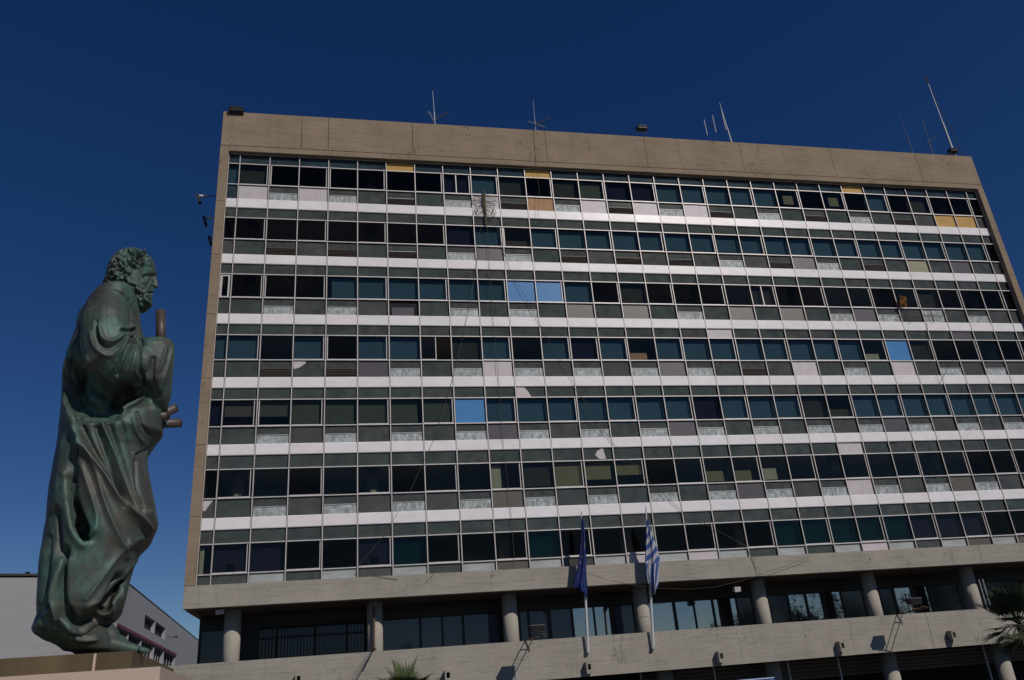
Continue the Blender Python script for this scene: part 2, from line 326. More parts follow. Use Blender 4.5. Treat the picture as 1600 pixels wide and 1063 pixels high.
def half(v): return v
for _, i, c in sorted(cells, key=lambda t: (t[1], t[2])):
    big = (i, c) in BIG
    x0, x1 = XM[c] + MW, XM[c + 1] - MW; w = x1 - x0
    zt, zw, zb = ZR[i]; zwt = zw + .62 * (zb - zw) if i < 6 else BT
    top = ZTOP if i == 0 else ZR[i - 1][2]
    code = WIN[i][c]; ap = APR[i][c]
    # --- transom light
    t = MB()
    tm = random.choice([GREEN, GREEN, GREEN2]) if i else TEALP
    if i == 0 and c in (6, 11, 24): tm = YELL
    if (i, c) in ((3, 17), (5, 21)): tm = WHITEP
    if (i, c) == (3, 27): tm = PURP
    if (i, c) == (2, 30): tm = DARKI
    pane(t, x0, x1, zt + .025, top - .025, tm)
    if (i, c) == (4, 10):
        t.prism([(x0, FY + .012, zt + .03), (x0 + .75, FY + .012, zt + .03), (x0 + .6, FY + .012, zt + .33), (x0 + .45, FY + .012, top - .05), (x0, FY + .012, top - .03)], (0, .006, 0), WHITEP)
    if (i, c) == (5, 12):
        t.prism([(x0 + .6, FY + .012, zt + .28), (x0 + .75, FY + .012, zt + .1), (x0 + .98, FY + .012, zt + .06), (x0 + 1.12, FY + .012, zt + .1), (x0 + 1.03, FY + .012, top - .04), (x0 + .9, FY + .012, top - .06), (x0 + .7, FY + .012, top - .17)], (0, .006, 0), WHITEP)
    emit('transom_panel', t, big)
    # --- window
    gmat = {'t': GLT, 'n': GLN, 'G': GLG, 'k': GLD, 'd': GLD, 'B': BLUEP}.get(code, GL)
    wmb = MB(); z0, z1 = zw + .03, zt - .03
    sx0, sx1 = x0, x1
    if code == 'x': sx1 = x0 + w * .48
    pane(wmb, sx0, sx1, z0, z1, gmat)
    wo_ = emit('window', wmb, big)
    # --- sash
    if c % 2 == 1 or (i, c) in ((0, 2), (0, 4), (0, 8), (1, 10), (2, 0), (2, 2), (3, 4), (4, 2), (3, 12)):
        s = MB(); L_ = (i, c) in ((0, 2), (0, 4), (1, 10), (2, 2), (3, 4), (4, 2))
        sw = .034 if not (i, c) == (2, 0) else .08; e = .035
        a, b = (x0 + .03, x1 - .005) if L_ else (x0 + .005, x1 - e - random.random() * .05)
        if code == 'x': a, b = x0, x0 + w * .5
        fz0, fz1 = z0 - .005, z1 - .02
        yy = FY - .012
        if not L_ or (i, c) == (2, 0): s.box(b - sw, b, yy, yy + .03, fz0, fz1, ALU)
        if L_ or (i, c) == (2, 0): s.box(a, a + sw + .012, yy, yy + .03, fz0, fz1, ALU)
        s.box(a + (sw + .013 if L_ or c == 0 else 0), b - (sw + .001 if not L_ or c == 0 else 0), yy + .002, yy + .03, fz0, fz0 + .04, ALU)
        if (i, c) == (2, 0): s.box(a + sw + .021, b - sw - .001, yy + .002, yy + .03, fz1 - .07, fz1, ALU)
        if (i, c) in ((0, 8), (2, 19)): s.box(x0 + .44 * w, x0 + .44 * w + .05, yy, yy + .03, fz0 + .045, fz1, ALU)
        emit('window_sash', s, big, wo_)
    # --- what hangs or stands behind the glass
    bl = MB(); yb = FY + .16 + random.random() * .05; h = z1 - z0
    def sheet(m, a=0., b=1., lo=0., hi=1., yb=yb):
        bl.box(x0 + a * w, x0 + b * w, yb, yb + .012, z0 + lo * h, z0 + hi * h, m)
    if code in 'tgenoGbpHEhcrR':
        if code == 't': sheet(SHAD['t'], 0, 1, 0, 1 if random.random() < .8 else 1) if random.random() < .75 else sheet(SHAD['t'], 0, 1, .0, .96)
        elif code in 'gen': sheet(SHAD[code], 0, 1 if random.random() < .5 else .86, random.choice((0, 0, .04, .1)))
        elif code == 'o': sheet(SHAD['o'], 0, .95, 0)
        elif code == 'G': sheet(SHAD['G'], 0, random.choice((1, .8)), 0)
        elif code == 'b': sheet(SHAD['b'], random.choice((0, .1)), random.choice((.55, .8, 1)), 0, random.choice((.35, .5, .55)), FY + 1)
        elif code == 'p': sheet(SHAD['o'], .04, .9, .3 if c == 12 else .45, .9)
        elif code == 'H': sheet(SHAD['p'], .02, .96, .42)
        elif code == 'E': sheet(SHAD['e'], 0, 1, .4)
        elif code == 'h': sheet(SHAD['b'], 0, 1, 0, .42)
        elif code == 'c': sheet(SHAD['w'], 0, .34, 0, .95)
        elif code == 'R': sheet(SHAD['R'] if c < 20 else SHAD['w'], .08, .7, .06, .38)
        elif code == 'r':
            if i == 0: sheet(SHAD['w'], .05, .75, .25, .8) if c == 20 else sheet(SHAD['o'], .35, .8, .3, .8)  # pale sheet stands in for bright reflections on one top-storey pane
            elif i == 5 and c in (16, 17): sheet(SHAD['o'], .05, .7, .08, .5)
            elif i == 5 and c == 18: sheet(SHAD['w'], .05, .6, .08, .55)
            elif i == 3 and c == 23: sheet(SHAD['w'], .03, .5, .03, .42)
            else: sheet(SHAD['w'], .4, .62, .02, .3, FY + .9)
    if code == 'd' and random.random() < .4: sheet(SHAD['b'], random.random() * .4, .6 + random.random() * .4, 0, .25 + random.random() * .3, FY + 1.6)
    if code == 'n' and i == 6 and c in (1, 5): sheet(SHAD['n'], .35, .6, 0, .35)
    if code == 't' and c == 4 and i == 2: bl = MB(); sheet(SHAD['t'], .15, 1)
    if bl.v: emit('window_blind', bl, big, wo_)
    # --- apron panel
    a = MB(); az0, az1 = (zwt + .012, zw - .03)
    H = az1 - az0
    if ap in 'gd': pane(a, x0, x1, az0, az1, random.choice([GREEN, GREEN2, GREEN3]) if i or c > 1 else TEALP)
    elif ap == 'w': pane(a, x0, x1 - (.05 if i == 3 and c == 9 else 0), az0, az1, WHITEP, FY + .015)
    elif ap == 'y': pane(a, x0, x1, az0, az1, ORAN if c < 20 else YELL, FY + .015)
    elif ap == 'k': pane(a, x0, x1, az0, az1, CREAM)
    elif ap == 'p': pane(a, x0, x1, az0, az1, PURP)
    elif ap == 'n': pane(a, x0, x1, az0, az1, BROWNP)
    elif ap == 'f': pane(a, x0, x1, az0, az1, PALE)
    elif ap == 'l':
        pane(a, x0, x1, az0, az1, FROST); a.box(x0 + .6, x0 + .63, FY, FY + .02, az0, az1, DFRAME).box(x0, x1 - .1, FY + .001, FY + .021, az0 + H * .5, az0 + H * .53, DFRAME)
    elif ap == 'v':
        pane(a, x0, x1, az0 + H * .53, az1, GREEN2)
        a.box(x0 + .02, x1 - .02, FY - .01, FY + .03, az0 + H * .5, az0 + H * .528, ALU)
        pane(a, x0 + .015, x1 - .015, az0, az0 + H * .48, FROST, FY + .012)
    elif ap == 'b':
        pane(a, x0, x1, az0 + H * .5, az1, GREEN2)
        for k in range(5):
            zz = az0 + H * .48 * k / 5
            a.prism([(x0, FY + .0, zz), (x0, FY + .02, zz), (x0, FY + .08, zz + H * .11), (x0, FY + .06, zz + H * .11)], (w, 0, 0), LOUV)
        a.box(x0, x1, FY - .004, FY + .012, az0 + H * .49, az0 + H * .515, ALU if c == 6 else BROWNP)
        a.box(x0, x1, FY + .1, FY + .11, az0, az0 + H * .48, DARKI)
    elif ap == 'x':
        pane(a, x0, x1, az0, az1, DARKI, FY + .08)
        a.box(x0 + .12, x1 - .25, FY + .0, FY + .07, az0, az0 + H * .55, PURP)
    if (i, c) == (3, 3): a.prism([(x0, FY + .01, az1), (x0 + .6, FY + .01, az1), (x0 + .55, FY + .01, az1 - .14), (x0 + .3, FY + .01, az1 - .33), (x0 + .05, FY + .01, az1 - .42), (x0, FY + .01, az1 - .3)], (0, .006, 0), WHITEP)
    if (i, c) == (5, 0): a.prism([(x0, FY + .01, az1 - .03), (x0 + .4, FY + .01, az1 - .03), (x0 + .2, FY + .01, az1 - .3), (x0 + .1, FY + .01, az1 - .5), (x0, FY + .01, az1 - .45)], (0, .006, 0), WHITEP)
    emit('apron_panel', a, big)
    # --- white enamelled band
    if i < 6:
        z = MB(); q1, q0 = zwt, zb
        z.prism([(x0 - .012, FY - .03, q0), (x0 - .012, FY - .045, q0 + .03), (x0 - .012, FY - .045, q1 - .03), (x0 - .012, FY - .025, q1), (x0 - .012, FY + .05, q1), (x0 - .012, FY + .05, q0)][::-1], (w + .024, 0, 0), random.choice((BAND, BAND, BAND2, BAND3)))
        emit('white_band_panel', z, big)
NAMES = {'window_sash': 'window_sash', 'window_blind': 'window_blind'}
for k, s in stuff.items():
    if s.v: tag(s.build(k, B), kind='stuff')
# mullions and rails
for c, x in enumerate(XM):
    MB().box(x - .019, x + .019, FY - .06, FY + .06, BT + .005, ZTOP - .005, ALU).box(x - .032, x - .0195, FY - .052, FY + .05, BT + .005, ZTOP - .005, GASKET_SHADOW).box(x + .0195, x + .032, FY - .052, FY + .05, BT + .005, ZTOP - .005, GASKET_SHADOW).build('mullion', B)
for i in range(7):
    for j, z in enumerate(ZR[i][:2] if i else [ZTOP - .03] + ZR[0][:2]):
        r = MB()
        for a, b in zip(XM[:-1], XM[1:]):
            r.box(a + .037, b - .037, FY - .045, FY + .05, z - .022, z + .022, ALU).box(a + .037, b - .037, FY - .035, FY + .05, z - .031, z - .0225, GASKET_SHADOW)
        r.build('rail', B)
sill = MB()
for a, b in zip(XM[:-1], XM[1:]): sill.box(a + MW, b - MW, FY - .2, FY + .06, BT + .002, BT + .014, CONC)
sill.build('bottom_sill', B)

# terrace level
PT, PB = 3.55, 1.95
pr = MB(); xs = [-16] + [at(x, y, CY)[0] for x, y in ((1455, 990),)] + [XR + 6]
for a, b in zip(xs[:-1], xs[1:]): pr.box(a + .012, b - .012, CY + .02, CY + .25, PB, PT, CONC)
pr.build('terrace_parapet', B)
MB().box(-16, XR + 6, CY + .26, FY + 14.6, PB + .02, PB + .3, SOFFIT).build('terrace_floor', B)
for px in (362, 586, 800, 1003, 1191, 1367, 1526):
    x = at(px + (px - 536) * -.012, 990, FY + .95)[0] if px > 400 else at(362, 990, FY + .95)[0]
    p = at(px, 1000 if px < 900 else 950, FY + .95); x = p[0]
    MB().tube([(x, FY + 1.0, PB + .31), (x, FY + 1.0, BB + .015)], .34, CONC_COL, 32).build('terrace_column', B, True)
for px, py in ((1210, 1055), (1390, 1035), (1560, 1010), (1040, 1063), (870, 1063)):
    x = at(px, py, FY + .95)[0]
    MB().tube([(x, FY + 1.0, -3.19), (x, FY + 1.0, PB + .015)], .36, CONC_COL, 32).build('ground_column', B, True)
GP = FY + 3.0                           # terrace glazing plane
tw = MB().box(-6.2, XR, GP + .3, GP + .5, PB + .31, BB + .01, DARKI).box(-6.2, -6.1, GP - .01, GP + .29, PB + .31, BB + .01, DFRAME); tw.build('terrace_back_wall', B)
fr = MB().box(-6.2, XR, GP - .03, GP + .06, 5.05, BB + .015, DFRAME).box(-6.2, XR, GP - .02, GP + .06, PB + .31, PB + .9, DFRAME)
TGL = mat('reflecting_terrace_glass', (.02, .024, .03), .02, 0, 1.0); TGL.node_tree.nodes['Principled BSDF'].inputs['IOR'].default_value = 2.4
TGS = mat('blue_terrace_glass', (.085, .10, .14), .03, 0, .5)
TGD = mat('dull_terrace_glass', (.022, .025, .03), .06, 0, .5)
TSH = mat('terrace_blind', (.16, .18, .22), .6, var=.06)
bays = [(308, 350, 1, 960, 1020, 'D'), (404, 430, 1, 980, 1015, 'B'), (434, 490, 1, 980, 1015, 'B'), (494, 540, 1, 980, 1015, 'B'), (544, 574, 1, 980, 1015, 'B'),
        (598, 655, 1, 0, 0, 'S'), (659, 690, 1, 0, 0, 'S'), (693, 722, 1, 0, 0, 'S'), (726, 777, 1, 0, 0, 'S'), (780, 790, 1, 0, 0, 'D'),
        (814, 825, 1, 0, 0, 'S'), (829, 858, 1, 0, 0, 'S'), (862, 893, 1, 0, 0, 'S'), (897, 928, 1, 0, 0, 'R'), (931, 957, 1, 0, 0, 'R'), (962, 990, 1, 0, 0, 'S'),
        (1015, 1053, 1, 0, 0, 'R'), (1058, 1085, 1, 0, 0, 'R'), (1088, 1114, 1, 0, 0, 'R'), (1118, 1152, 1, 0, 0, 'R'), (1155, 1176, 1, 0, 0, 'D'),
        (1204, 1232, 1, 0, 0, 'D'), (1236, 1260, 1, 0, 0, 'R'), (1264, 1289, 1, 0, 0, 'R'), (1292, 1316, 1, 0, 0, 'R'), (1319, 1350, 1, 0, 0, 'D'),
        (1379, 1397, 1, 0, 0, 'D'), (1402, 1426, 1, 0, 0, 'R'), (1429, 1452, 1, 0, 0, 'R'), (1458, 1500, 1, 0, 0, 'D'), (1505, 1518, 1, 0, 0, 'D'), (1545, 1598, 1, 0, 0, 'D')]
def bayx(px, z):                        # where a pixel column meets the terrace glazing at height z
    lo, hi = -20., 60.
    for _ in range(40):
        m = (lo + hi) / 2
        if proj([[m, GP, z]])[0, 0] < px: lo = m
        else: hi = m
    return lo
for x0_, x1_, _, _, _, k in bays:
    a, b = max(-6.08, bayx(x0_, 4.3)), bayx(x1_, 4.3)
    z1 = 5.02 if k != 'B' else 4.95
    m = MB(); pane(m, a, b, PB + .92, z1, {'R': TGL, 'D': TGD, 'S': TGS, 'B': TGD}[k], GP)
    o = m.build('terrace_window', B)
    if k == 'S': MB().box(a, b, GP + .1, GP + .12, PB + .92, z1, TSH).build('window_blind', o)
    if k == 'B':
        gb = MB()
        n = int((b - a) / .13)
        for q in range(n + 1):
            xx = a + (b - a) * q / n; gb.box(xx - .012, xx + .012, GP - .16, GP - .14, PB + .95, 5.2, BLACK)
        gb.box(a, b, GP - .165, GP - .135, 4.55, 4.62, BLACK).box(a, b, GP - .165, GP - .135, PB + 1.2, PB + 1.24, BLACK)
        gb.build('window_grille', o)
xs = sorted([max(-6.08, bayx(b[0], 4.3)) for b in bays] + [bayx(b[1], 4.3) for b in bays])
for q in range(1, len(xs) - 1, 2):
    fr.box(xs[q] + .002, xs[q + 1] - .002, GP - .03, GP + .05, PB + .901, 5.049, DFRAME)
fr.build('terrace_window_frame', B)
# ground floor below the terrace
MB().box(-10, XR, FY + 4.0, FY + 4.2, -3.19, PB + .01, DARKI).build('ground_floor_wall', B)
SHUT = mat('shutter_box', (.13, .11, .10), .6, var=.1)
gxs = [at(p, 1045, FY + 2.0)[0] for p in (1000, 1115, 1232, 1312, 1402, 1545)] + [XR]
for a, b in zip(gxs[:-1], gxs[1:]):
    s = MB()
    for k in range(5):
        z1 = PB - .02 - k * .17
        s.prism([(a + .06, FY + 2.0, z1), (a + .06, FY + 1.95, z1 - .08), (a + .06, FY + 2.0, z1 - .16), (a + .06, FY + 2.1, z1 - .16), (a + .06, FY + 2.1, z1)], (b - a - .12, 0, 0), SHUT)
    s.build('shutter_box', B)
    MB().box(a - .04, a + .04, FY + 1.97, FY + 2.1, -3.19, PB - .01, STEEL).build('shop_post', B)
# water spouts in the parapet
for px, py in ((702, 1056), (921, 1043), (1126, 1026), (1314, 1010), (1487, 993), (470, 1062)):
    p = at(px - 3, py, CY); x, z = p[0], p[2]
    s = MB(); y0 = CY - .32
    s.box(x - .13, x - .07, y0, CY + .018, z - .26, z + .2, CONC).box(x + .07, x + .13, y0, CY + .018, z - .26, z + .2, CONC)
    s.box(x - .069, x + .069, y0 + .002, CY + .018, z + .12, z + .2, CONC).box(x - .069, x + .069, y0 + .002, CY + .018, z - .26, z - .1, CONC)
    s.box(x - .069, x + .069, CY - .05, CY + .017, z - .099, z + .119, JOINT)
    s.build('water_spout', B)

# ------------------------------------------------------------------ roof equipment
def floodlight(px, py, y, label, s=.55, yaw=0., group='roof floodlights'):
    p = at(px, py, y); zb = p[2] - .35 * s
    e = empty('floodlight', (p[0], y, zb), label, 'floodlight', group)
    c, n = math.cos(yaw), math.sin(yaw)
    m = MB().obox((p[0], y - .1, zb + .42 * s), (.5 * s * c, .5 * s * n, 0), (-.2 * s * n, .25 * s * c, .08 * s), (0, -.08, .17 * s), BLACK)
    m.prism([(p[0] - .44 * s, y - .1 - .3 * s, zb + .3 * s), (p[0] - .44 * s, y - .1 - .34 * s, zb + .62 * s), (p[0] - .44 * s, y - .1 + .2 * s, zb + .64 * s)], (.88 * s, 0, 0), DFRAME)
    m.build('lamp_housing', e)
    MB().tube([(p[0] - .52 * s, y, zb + .5 * s), (p[0] - .52 * s, y, zb + .02), (p[0] + .52 * s, y, zb + .02), (p[0] + .52 * s, y, zb + .5 * s)], .02, STEEL, 6).build('bracket', e)
    return e
YR = CY + .1
floodlight(370, 178, YR, 'small dark floodlight on the left corner of the flat roof', .75)
floodlight(1002, 204, YR, 'small black floodlight on the roof edge left of the comb antenna', .6)
floodlight(1487, 239, YR, 'black floodlight at the foot of the tallest roof mast', .6)

def mast(px0, py0, px1, py1, r, name, label, m, cat='antenna'):
    p = at(px0, py0, YR); x = p[0]
    lo, hi = ZROOF, ZROOF + 25
    for _ in range(40):
        mid = (lo + hi) / 2
        if proj([[x, YR, mid]])[0, 1] > py1: lo = mid
        else: hi = mid
    q = at(px1, py1, YR)
    e = empty(name, (x, YR, ZROOF - .3), label, cat)
    tip = np.array([q[0], YR, q[2]]); base = np.array([x, YR, ZROOF - .35])
    k = MB()
    pts = [base + (tip - base) * t for t in (0, .45, .46, 1)]
    k.tube(pts, [r, r * .9, r * .6, r * .35], m, 8).build('pole', e)
    return e, base, tip
def yagi(e, c, d, L, n, w, m, vertical=False):
    d = np.array(d, float); d /= np.linalg.norm(d); s = np.array([0, 0, 1.]) if vertical else np.cross(d, [0, 0, 1.]); s /= np.linalg.norm(s)
    k = MB().tube([c, c + d * L], .018, m, 6)
    for i in range(n):
        p = c + d * L * (i + .3) / n; ww = w * (1 - .35 * i / n); k.tube([p - s * ww, p + s * ww], .013, m, 5)
    k.build('yagi_antenna', e)
DG = mat('dull_antenna_metal', (.16, .13, .13), .6, .4)
e, b, t = mast(680, 197, 676, 142, .03, 'roof_antenna', 'thin whip antenna with cluttered yagi above the second window bay from the left joint', STEEL)
yagi(e, b + (t - b) * .25 + np.array([0, -.1, 0]), (.75, .1, .55), 1.0, 6, .3, DG); yagi(e, b + (t - b) * .2, (-.6, -.4, .9), .7, 3, .2, POLE)
e['label'] = 'thin whip antenna with a cluttered yagi, leftmost antenna on the roof'
e, b, t = mast(837, 208, 833, 157, .03, 'roof_antenna', 'short whip antenna with a small square grid reflector on the roof edge', STEEL)
yagi(e, b + (t - b) * .3, (.8, 0, .55), 1.1, 6, .25, DG); MB().tube([b + np.array([-.4, -.1, .95]), b + np.array([.55, -.1, .6])], .03, STEEL, 6).build('crossbar', e)
e, b, t = mast(1143, 219, 1124, 160, .045, 'roof_antenna', 'pale comb antenna with three upright rods on a side boom', POLE)
k = MB(); c = b + (t - b) * .62
k.tube([c, c + np.array([-1.25, .2, -.55])], .02, BLACK, 6).build('boom', e)
for q, hh in ((.05, .75), (.55, .65), (1., .6)):
    cc = c + np.array([-1.25, .2, -.55]) * q; MB().tube([cc + np.array([0, 0, -hh]), cc + np.array([0, 0, hh])], .022, POLE, 6).build('rod', e)
e, b, t = mast(1426, 238, 1406, 178, .02, 'roof_antenna', 'faint hair-thin whip antenna, left of the V-shaped antenna at the roof right end', DG)
e, b, t = mast(1458, 243, 1441, 188, .03, 'roof_antenna', 'dark mast with a slanting V-shaped antenna arm near the right roof corner', DG)
yagi(e, b + (t - b) * .4, (.75, 0, .75), 1.1, 7, .16, DG)
e, b, t = mast(1493, 246, 1447, 122, .075, 'roof_mast', 'tallest silvery antenna mast at the right roof corner with a guy wire', STEEL, 'mast')
up = (t - b)
for q in (.36, .82): MB().tube([b + up * q + np.array([-.22, 0, 0]), b + up * q + np.array([.25, 0, .05])], .03, BLACK, 6).build('clamp', e)
MB().tube([b + up * .93, b + up * 1.02], .05, BLACK, 6).build('tip', e)
g_ = at(1506, 247, YR)
MB().tube([b + up * .85, b + up * .4 + np.array([.45, 0, 0]), (g_[0], YR, ZROOF)], .018, WIRE, 5).build('guy_wire', e)

# lamps on arms at the left gable
LN = ['uppermost', 'middle', 'lowest']
for i, (dx, dy, px, py) in enumerate(((1.62, 1.3, 308, 306), (1.4, 3.0, 318, 341), (1.1, 4.3, 326, 372))):
    y = FY + dy; p = at(px, py, y); z = p[2]
    e = empty('arm_lamp', (XL, y, z), f'black flat lamp on a thin arm sticking out of the left gable, {LN[i]} of three', 'lamp', 'arm lamps on the left gable')
    MB().tube([(XL, y, z + .05), (p[0] + .1, y, z)], .025, BLACK, 6).build('arm', e)
    MB().obox((p[0] + .3, y, z), (.22, 0, .01), (0, .05, 0), (0, 0, .05), POLE).build('lamp_neck', e)
    MB().obox((p[0] + .10, y - .05, z - .22), (.07, 0, -.24), (0, .14, 0), (.07, 0, .02), BLACK).build('lamp_head', e)

# ------------------------------------------------------------------ floodlight brackets on the parapet
def bracket(px, py, lx, ly, label):
    p = at(px, py, CY); x = p[0]; d = 1.75; y1 = CY - d; z = PT + .03
    l = at(lx, ly, y1)
    e = empty('bracket_floodlight', (x, CY, PT), label, 'floodlight', 'floodlights on brackets along the terrace parapet')
    f = MB()
    for s in (-.16, .16): f.tube([(x + s, CY + .15, z), (x + s * .9, y1, z + .05)], .022, RUST, 6)
    f.tube([(x - .16, CY - .4, z), (x + .16, CY - .4, z)], .02, RUST, 6).tube([(x - .16, CY - .02, z), (x, CY - .03, z - .45)], .02, RUST, 6)
    f.tube([(x + .16, y1, z + .05), (x + .16, y1 - .1, z + .1), (l[0] + .3, y1 - .1, l[2] - .25)], .022, RUST, 6)
    f.build('bracket', e)
    a = .1
    h = MB().prism([(l[0] - .3, y1 - .25, l[2] + .10), (l[0] - .3, y1 + .2, l[2] + .12), (l[0] - .26, y1 + .1, l[2] - .12), (l[0] - .26, y1 - .2, l[2] - .10)][::-1], (.56, 0, 0), BLACK)
    h.build('lamp_housing', e)
    MB().box(l[0] - .32, l[0] + .28, y1 - .27, y1 + .22, l[2] + .122, l[2] + .135, STEEL).build('lamp_rim', e)
    MB().tube([(l[0] + .35, y1, l[2]), (l[0] + .35, y1, l[2] - .3), (l[0] - .1, y1, l[2] - .32), (l[0] - .1, y1, l[2] - .13)], .018, RUST, 6).build('yoke', e)
bracket(827, 1004, 839, 983, 'black floodlight on a steel arm over the parapet, left of the two flags')
bracket(1406, 958, 1427, 940, 'black floodlight on a steel arm on the parapet near the palm tree')

# camera/speaker box and hanging lamp below the beam
e = empty('beam_fixture', at(348, 955, FY + .3), 'small white camera/speaker box under the concrete beam beside the leftmost round column', 'lamp')
p = at(344, 956, FY + .2)
MB().obox(p, (.16, 0, .01), (0, .14, .03), (.0, -.03, .09), WHITEP).build('lamp_housing', e)  # shell of the camera/speaker box
MB().box(p[0] - .12, p[0] + .05, p[1], p[1] + .05, p[2] + .1, BB + .02, DFRAME).build('bracket', e)
p = at(1151, 921, FY + .2)
e = empty('beam_fixture', p, 'small pale box lamp hanging under the beam right of the striped flag', 'lamp')
MB().obox(p, (.15, 0, .0), (0, .12, .02), (.0, -.02, .11), WHITEP).build('lamp_housing', e)
MB().box(p[0] - .03, p[0] + .03, p[1], p[1] + .04, p[2] + .11, BB + .02, DFRAME).build('bracket', e)

# ------------------------------------------------------------------ cables
def cable(px, y, label, r=.009, name='cable', m=WIRE, n=6, cat='cable', mid=True):
    P = [at(a, b, y) for a, b in px]
    return tag(MB().tube(P, r, m, n).build(name, off=tuple(P[0])) if False else MB().tube(P, r, m, n).build(name), label, cat)
YC = FY - .12
cable([(752, 345), (745, 410), (735, 471), (727.6, 506), (706, 598), (678, 687), (640, 769), (600, 838), (559, 885)], YC, 'thin cable running from the wire ornament down to the lower left across the windows')
cable([(761, 345), (766, 440), (772, 521), (782, 623), (786, 690), (799, 807), (805, 893)], YC, 'thin cable hanging straight down from the wire ornament')
cable([(772, 345), (797, 420), (843, 506), (901.6, 608), (955, 690), (1011, 749), (1066, 799), (1168, 855)], YC, 'thin cable running from the wire ornament down to the lower right')
cable([(833, 200), (838, 260), (843, 300), (840, 345)], CY - .03, 'short cable hanging from the roof edge over the ochre board')
cable([(1168, 858), (1182, 892)], CY - .03, 'short cable going down over the beam joint')
cable([(917, 896), (950, 906), (985, 914), (1010, 917)], CY - .5, 'dark cable strung between the two flags across the beam')
cable([(1016, 919), (1075, 921), (1120, 917), (1160, 907), (1200, 894), (1240, 880), (1270, 868)], CY - .2, 'pale slack cable strung from the striped flag up to the windows', r=.008)
cable([(1448, 500), (1453, 560), (1468, 600), (1490, 560)], YC, 'thin looping cable below the tangled orange plant ornament', r=.01)
cable([(559, 883), (585, 900), (622, 906)], CY - .03, 'short dark cable lying over the top of the beam at the left')
cable([(679, 896), (665, 911)], CY - .03, 'very short cable stub on the beam below the left windows')

# wire ornament (symmetrical light decoration) on the white board
oc = at(757, 335, YC); e = empty('wire_ornament', (oc[0], YC, oc[2]), 'dark symmetrical wire light ornament with curling wings on a white board under the top windows', 'ornament')
S = .031                                  # metres per pixel here
def orn(pts, r=.012):
    P = [at(757.5 + a, 318 + b, YC - .03) for a, b in pts]
    # resample as a smooth curve
    Q = []
    for i in range(len(P) - 1):
        p0, p1, p2, p3 = P[max(i - 1, 0)], P[i], P[i + 1], P[min(i + 2, len(P) - 1)]
        for t in np.linspace(0, 1, 5)[:-1]:
            Q.append(.5 * ((2 * p1) + (-p0 + p2) * t + (2 * p0 - 5 * p1 + 4 * p2 - p3) * t * t + (-p0 + 3 * p1 - 3 * p2 + p3) * t ** 3))
    return Q + [P[-1]], r
tr = MB()
for q in ((-1, -18), (1, -22), (2, -14)): pass
Q, _ = orn([(-1, -22), (0, -5), (1, 10), (1.5, 22), (2, 34)]); tr.tube(Q, .05, WIRE, 6)
Q, _ = orn([(-2, -14), (-1.5, 0), (0, 12)]); tr.tube(Q, .04, RUST, 6)
tr.build('stem', e)
for s in (-1, 1):
    wmb = MB()
    for pts in ([(0, -11), (8, -10), (19, -10)], [(0, -8), (9, -8), (19, -7)], [(1, -5), (10, -6), (18, -5)], [(0, -2), (10, -3), (19, -4), (14, 3), (14, 9), (11, 15)],
                [(0, 0), (7, 3), (9, 7), (12, 12)], [(1, 8), (5, 12), (8, 13)], [(1, 14), (6, 18), (11, 17), (15, 13)], [(1, 18), (6, 22), (12, 20), (17, 14), (15, 9)],
                [(0, -6), (6, -1), (11, -1), (15, -5)], [(0, 4), (4, 9), (8, 9), (10, 5)], [(0, -13), (4, -15), (5, -11)], [(2, 10), (7, 15), (12, 12), (13, 6)], [(1, 2), (5, 6), (8, 4)]):
        Q, r = orn([(a * s + .04 * b, b + a * s * .06) for a, b in pts]); wmb.tube(Q, .013, WIRE, 5)
    wmb.build('wing', e)
# second ornament
yo = YC - .03; oc = at(1412, 478, yo)
e = empty('wire_ornament', tuple(oc), 'rust-orange tangle of wire beside a square wire frame in front of the third-storey windows', 'ornament')
k = MB(); rr = random.Random(3)
OR_ = mat('rust_orange_wire', (.30, .13, .02), .8)
for _ in range(16):
    P = [at(1405 + rr.uniform(0, 12), 462 + rr.uniform(0, 18), yo - rr.uniform(0, .2)) for _ in range(4)]
    k.tube(P, .018, OR_, 5)
k.build('tangle', e)
fm = MB()
for a, b in (((1407, 491), (1476, 491)), ((1400, 494.5), (1473, 494.5)), ((1454, 486), (1459, 504)), ((1421, 478), (1420, 492)), ((1419, 491), (1424, 505)), ((1476, 489), (1478, 500))):
    fm.tube([at(*a, yo), at(*b, yo)], .013, WIRE, 5)
fm.build('wire_frame', e)

# ------------------------------------------------------------------ flags
def flagpole(bx, by, tx, ty, label):
    b = at(bx, by, CY - .12); t = at(tx, ty, CY - .75)
    e = empty('flagpole', tuple(b), label, 'flagpole', 'flagpoles on the terrace parapet')
    d = t - b
    MB().tube([b, b + d * .42, b + d * .421, b + d * .97], [.06, .055, .04, .03], POLE, 12).build('pole', e)
    MB().tube([b + d * .97, t], [.03, .012], STEEL, 8).build('finial', e)
    MB().box(b[0] - .07, b[0] + .07, b[1] - .06, CY + .019, b[2] - .04, b[2] + .08, STEEL).build('bracket', e)
    MB().tube([b + d * .36, b + d * .385], .075, STEEL, 12).build('collar', e)
    return b, d
BLUE_EU = mat('deep_blue_cloth', (.016, .03, .15), .85); GOLD = mat('gold_star_cloth', (.45, .32, .06), .8)
BLUE_G = mat('mid_blue_cloth', (.035, .085, .28), .85); WHITE_G = mat('white_cloth', (.42, .42, .45), .85)
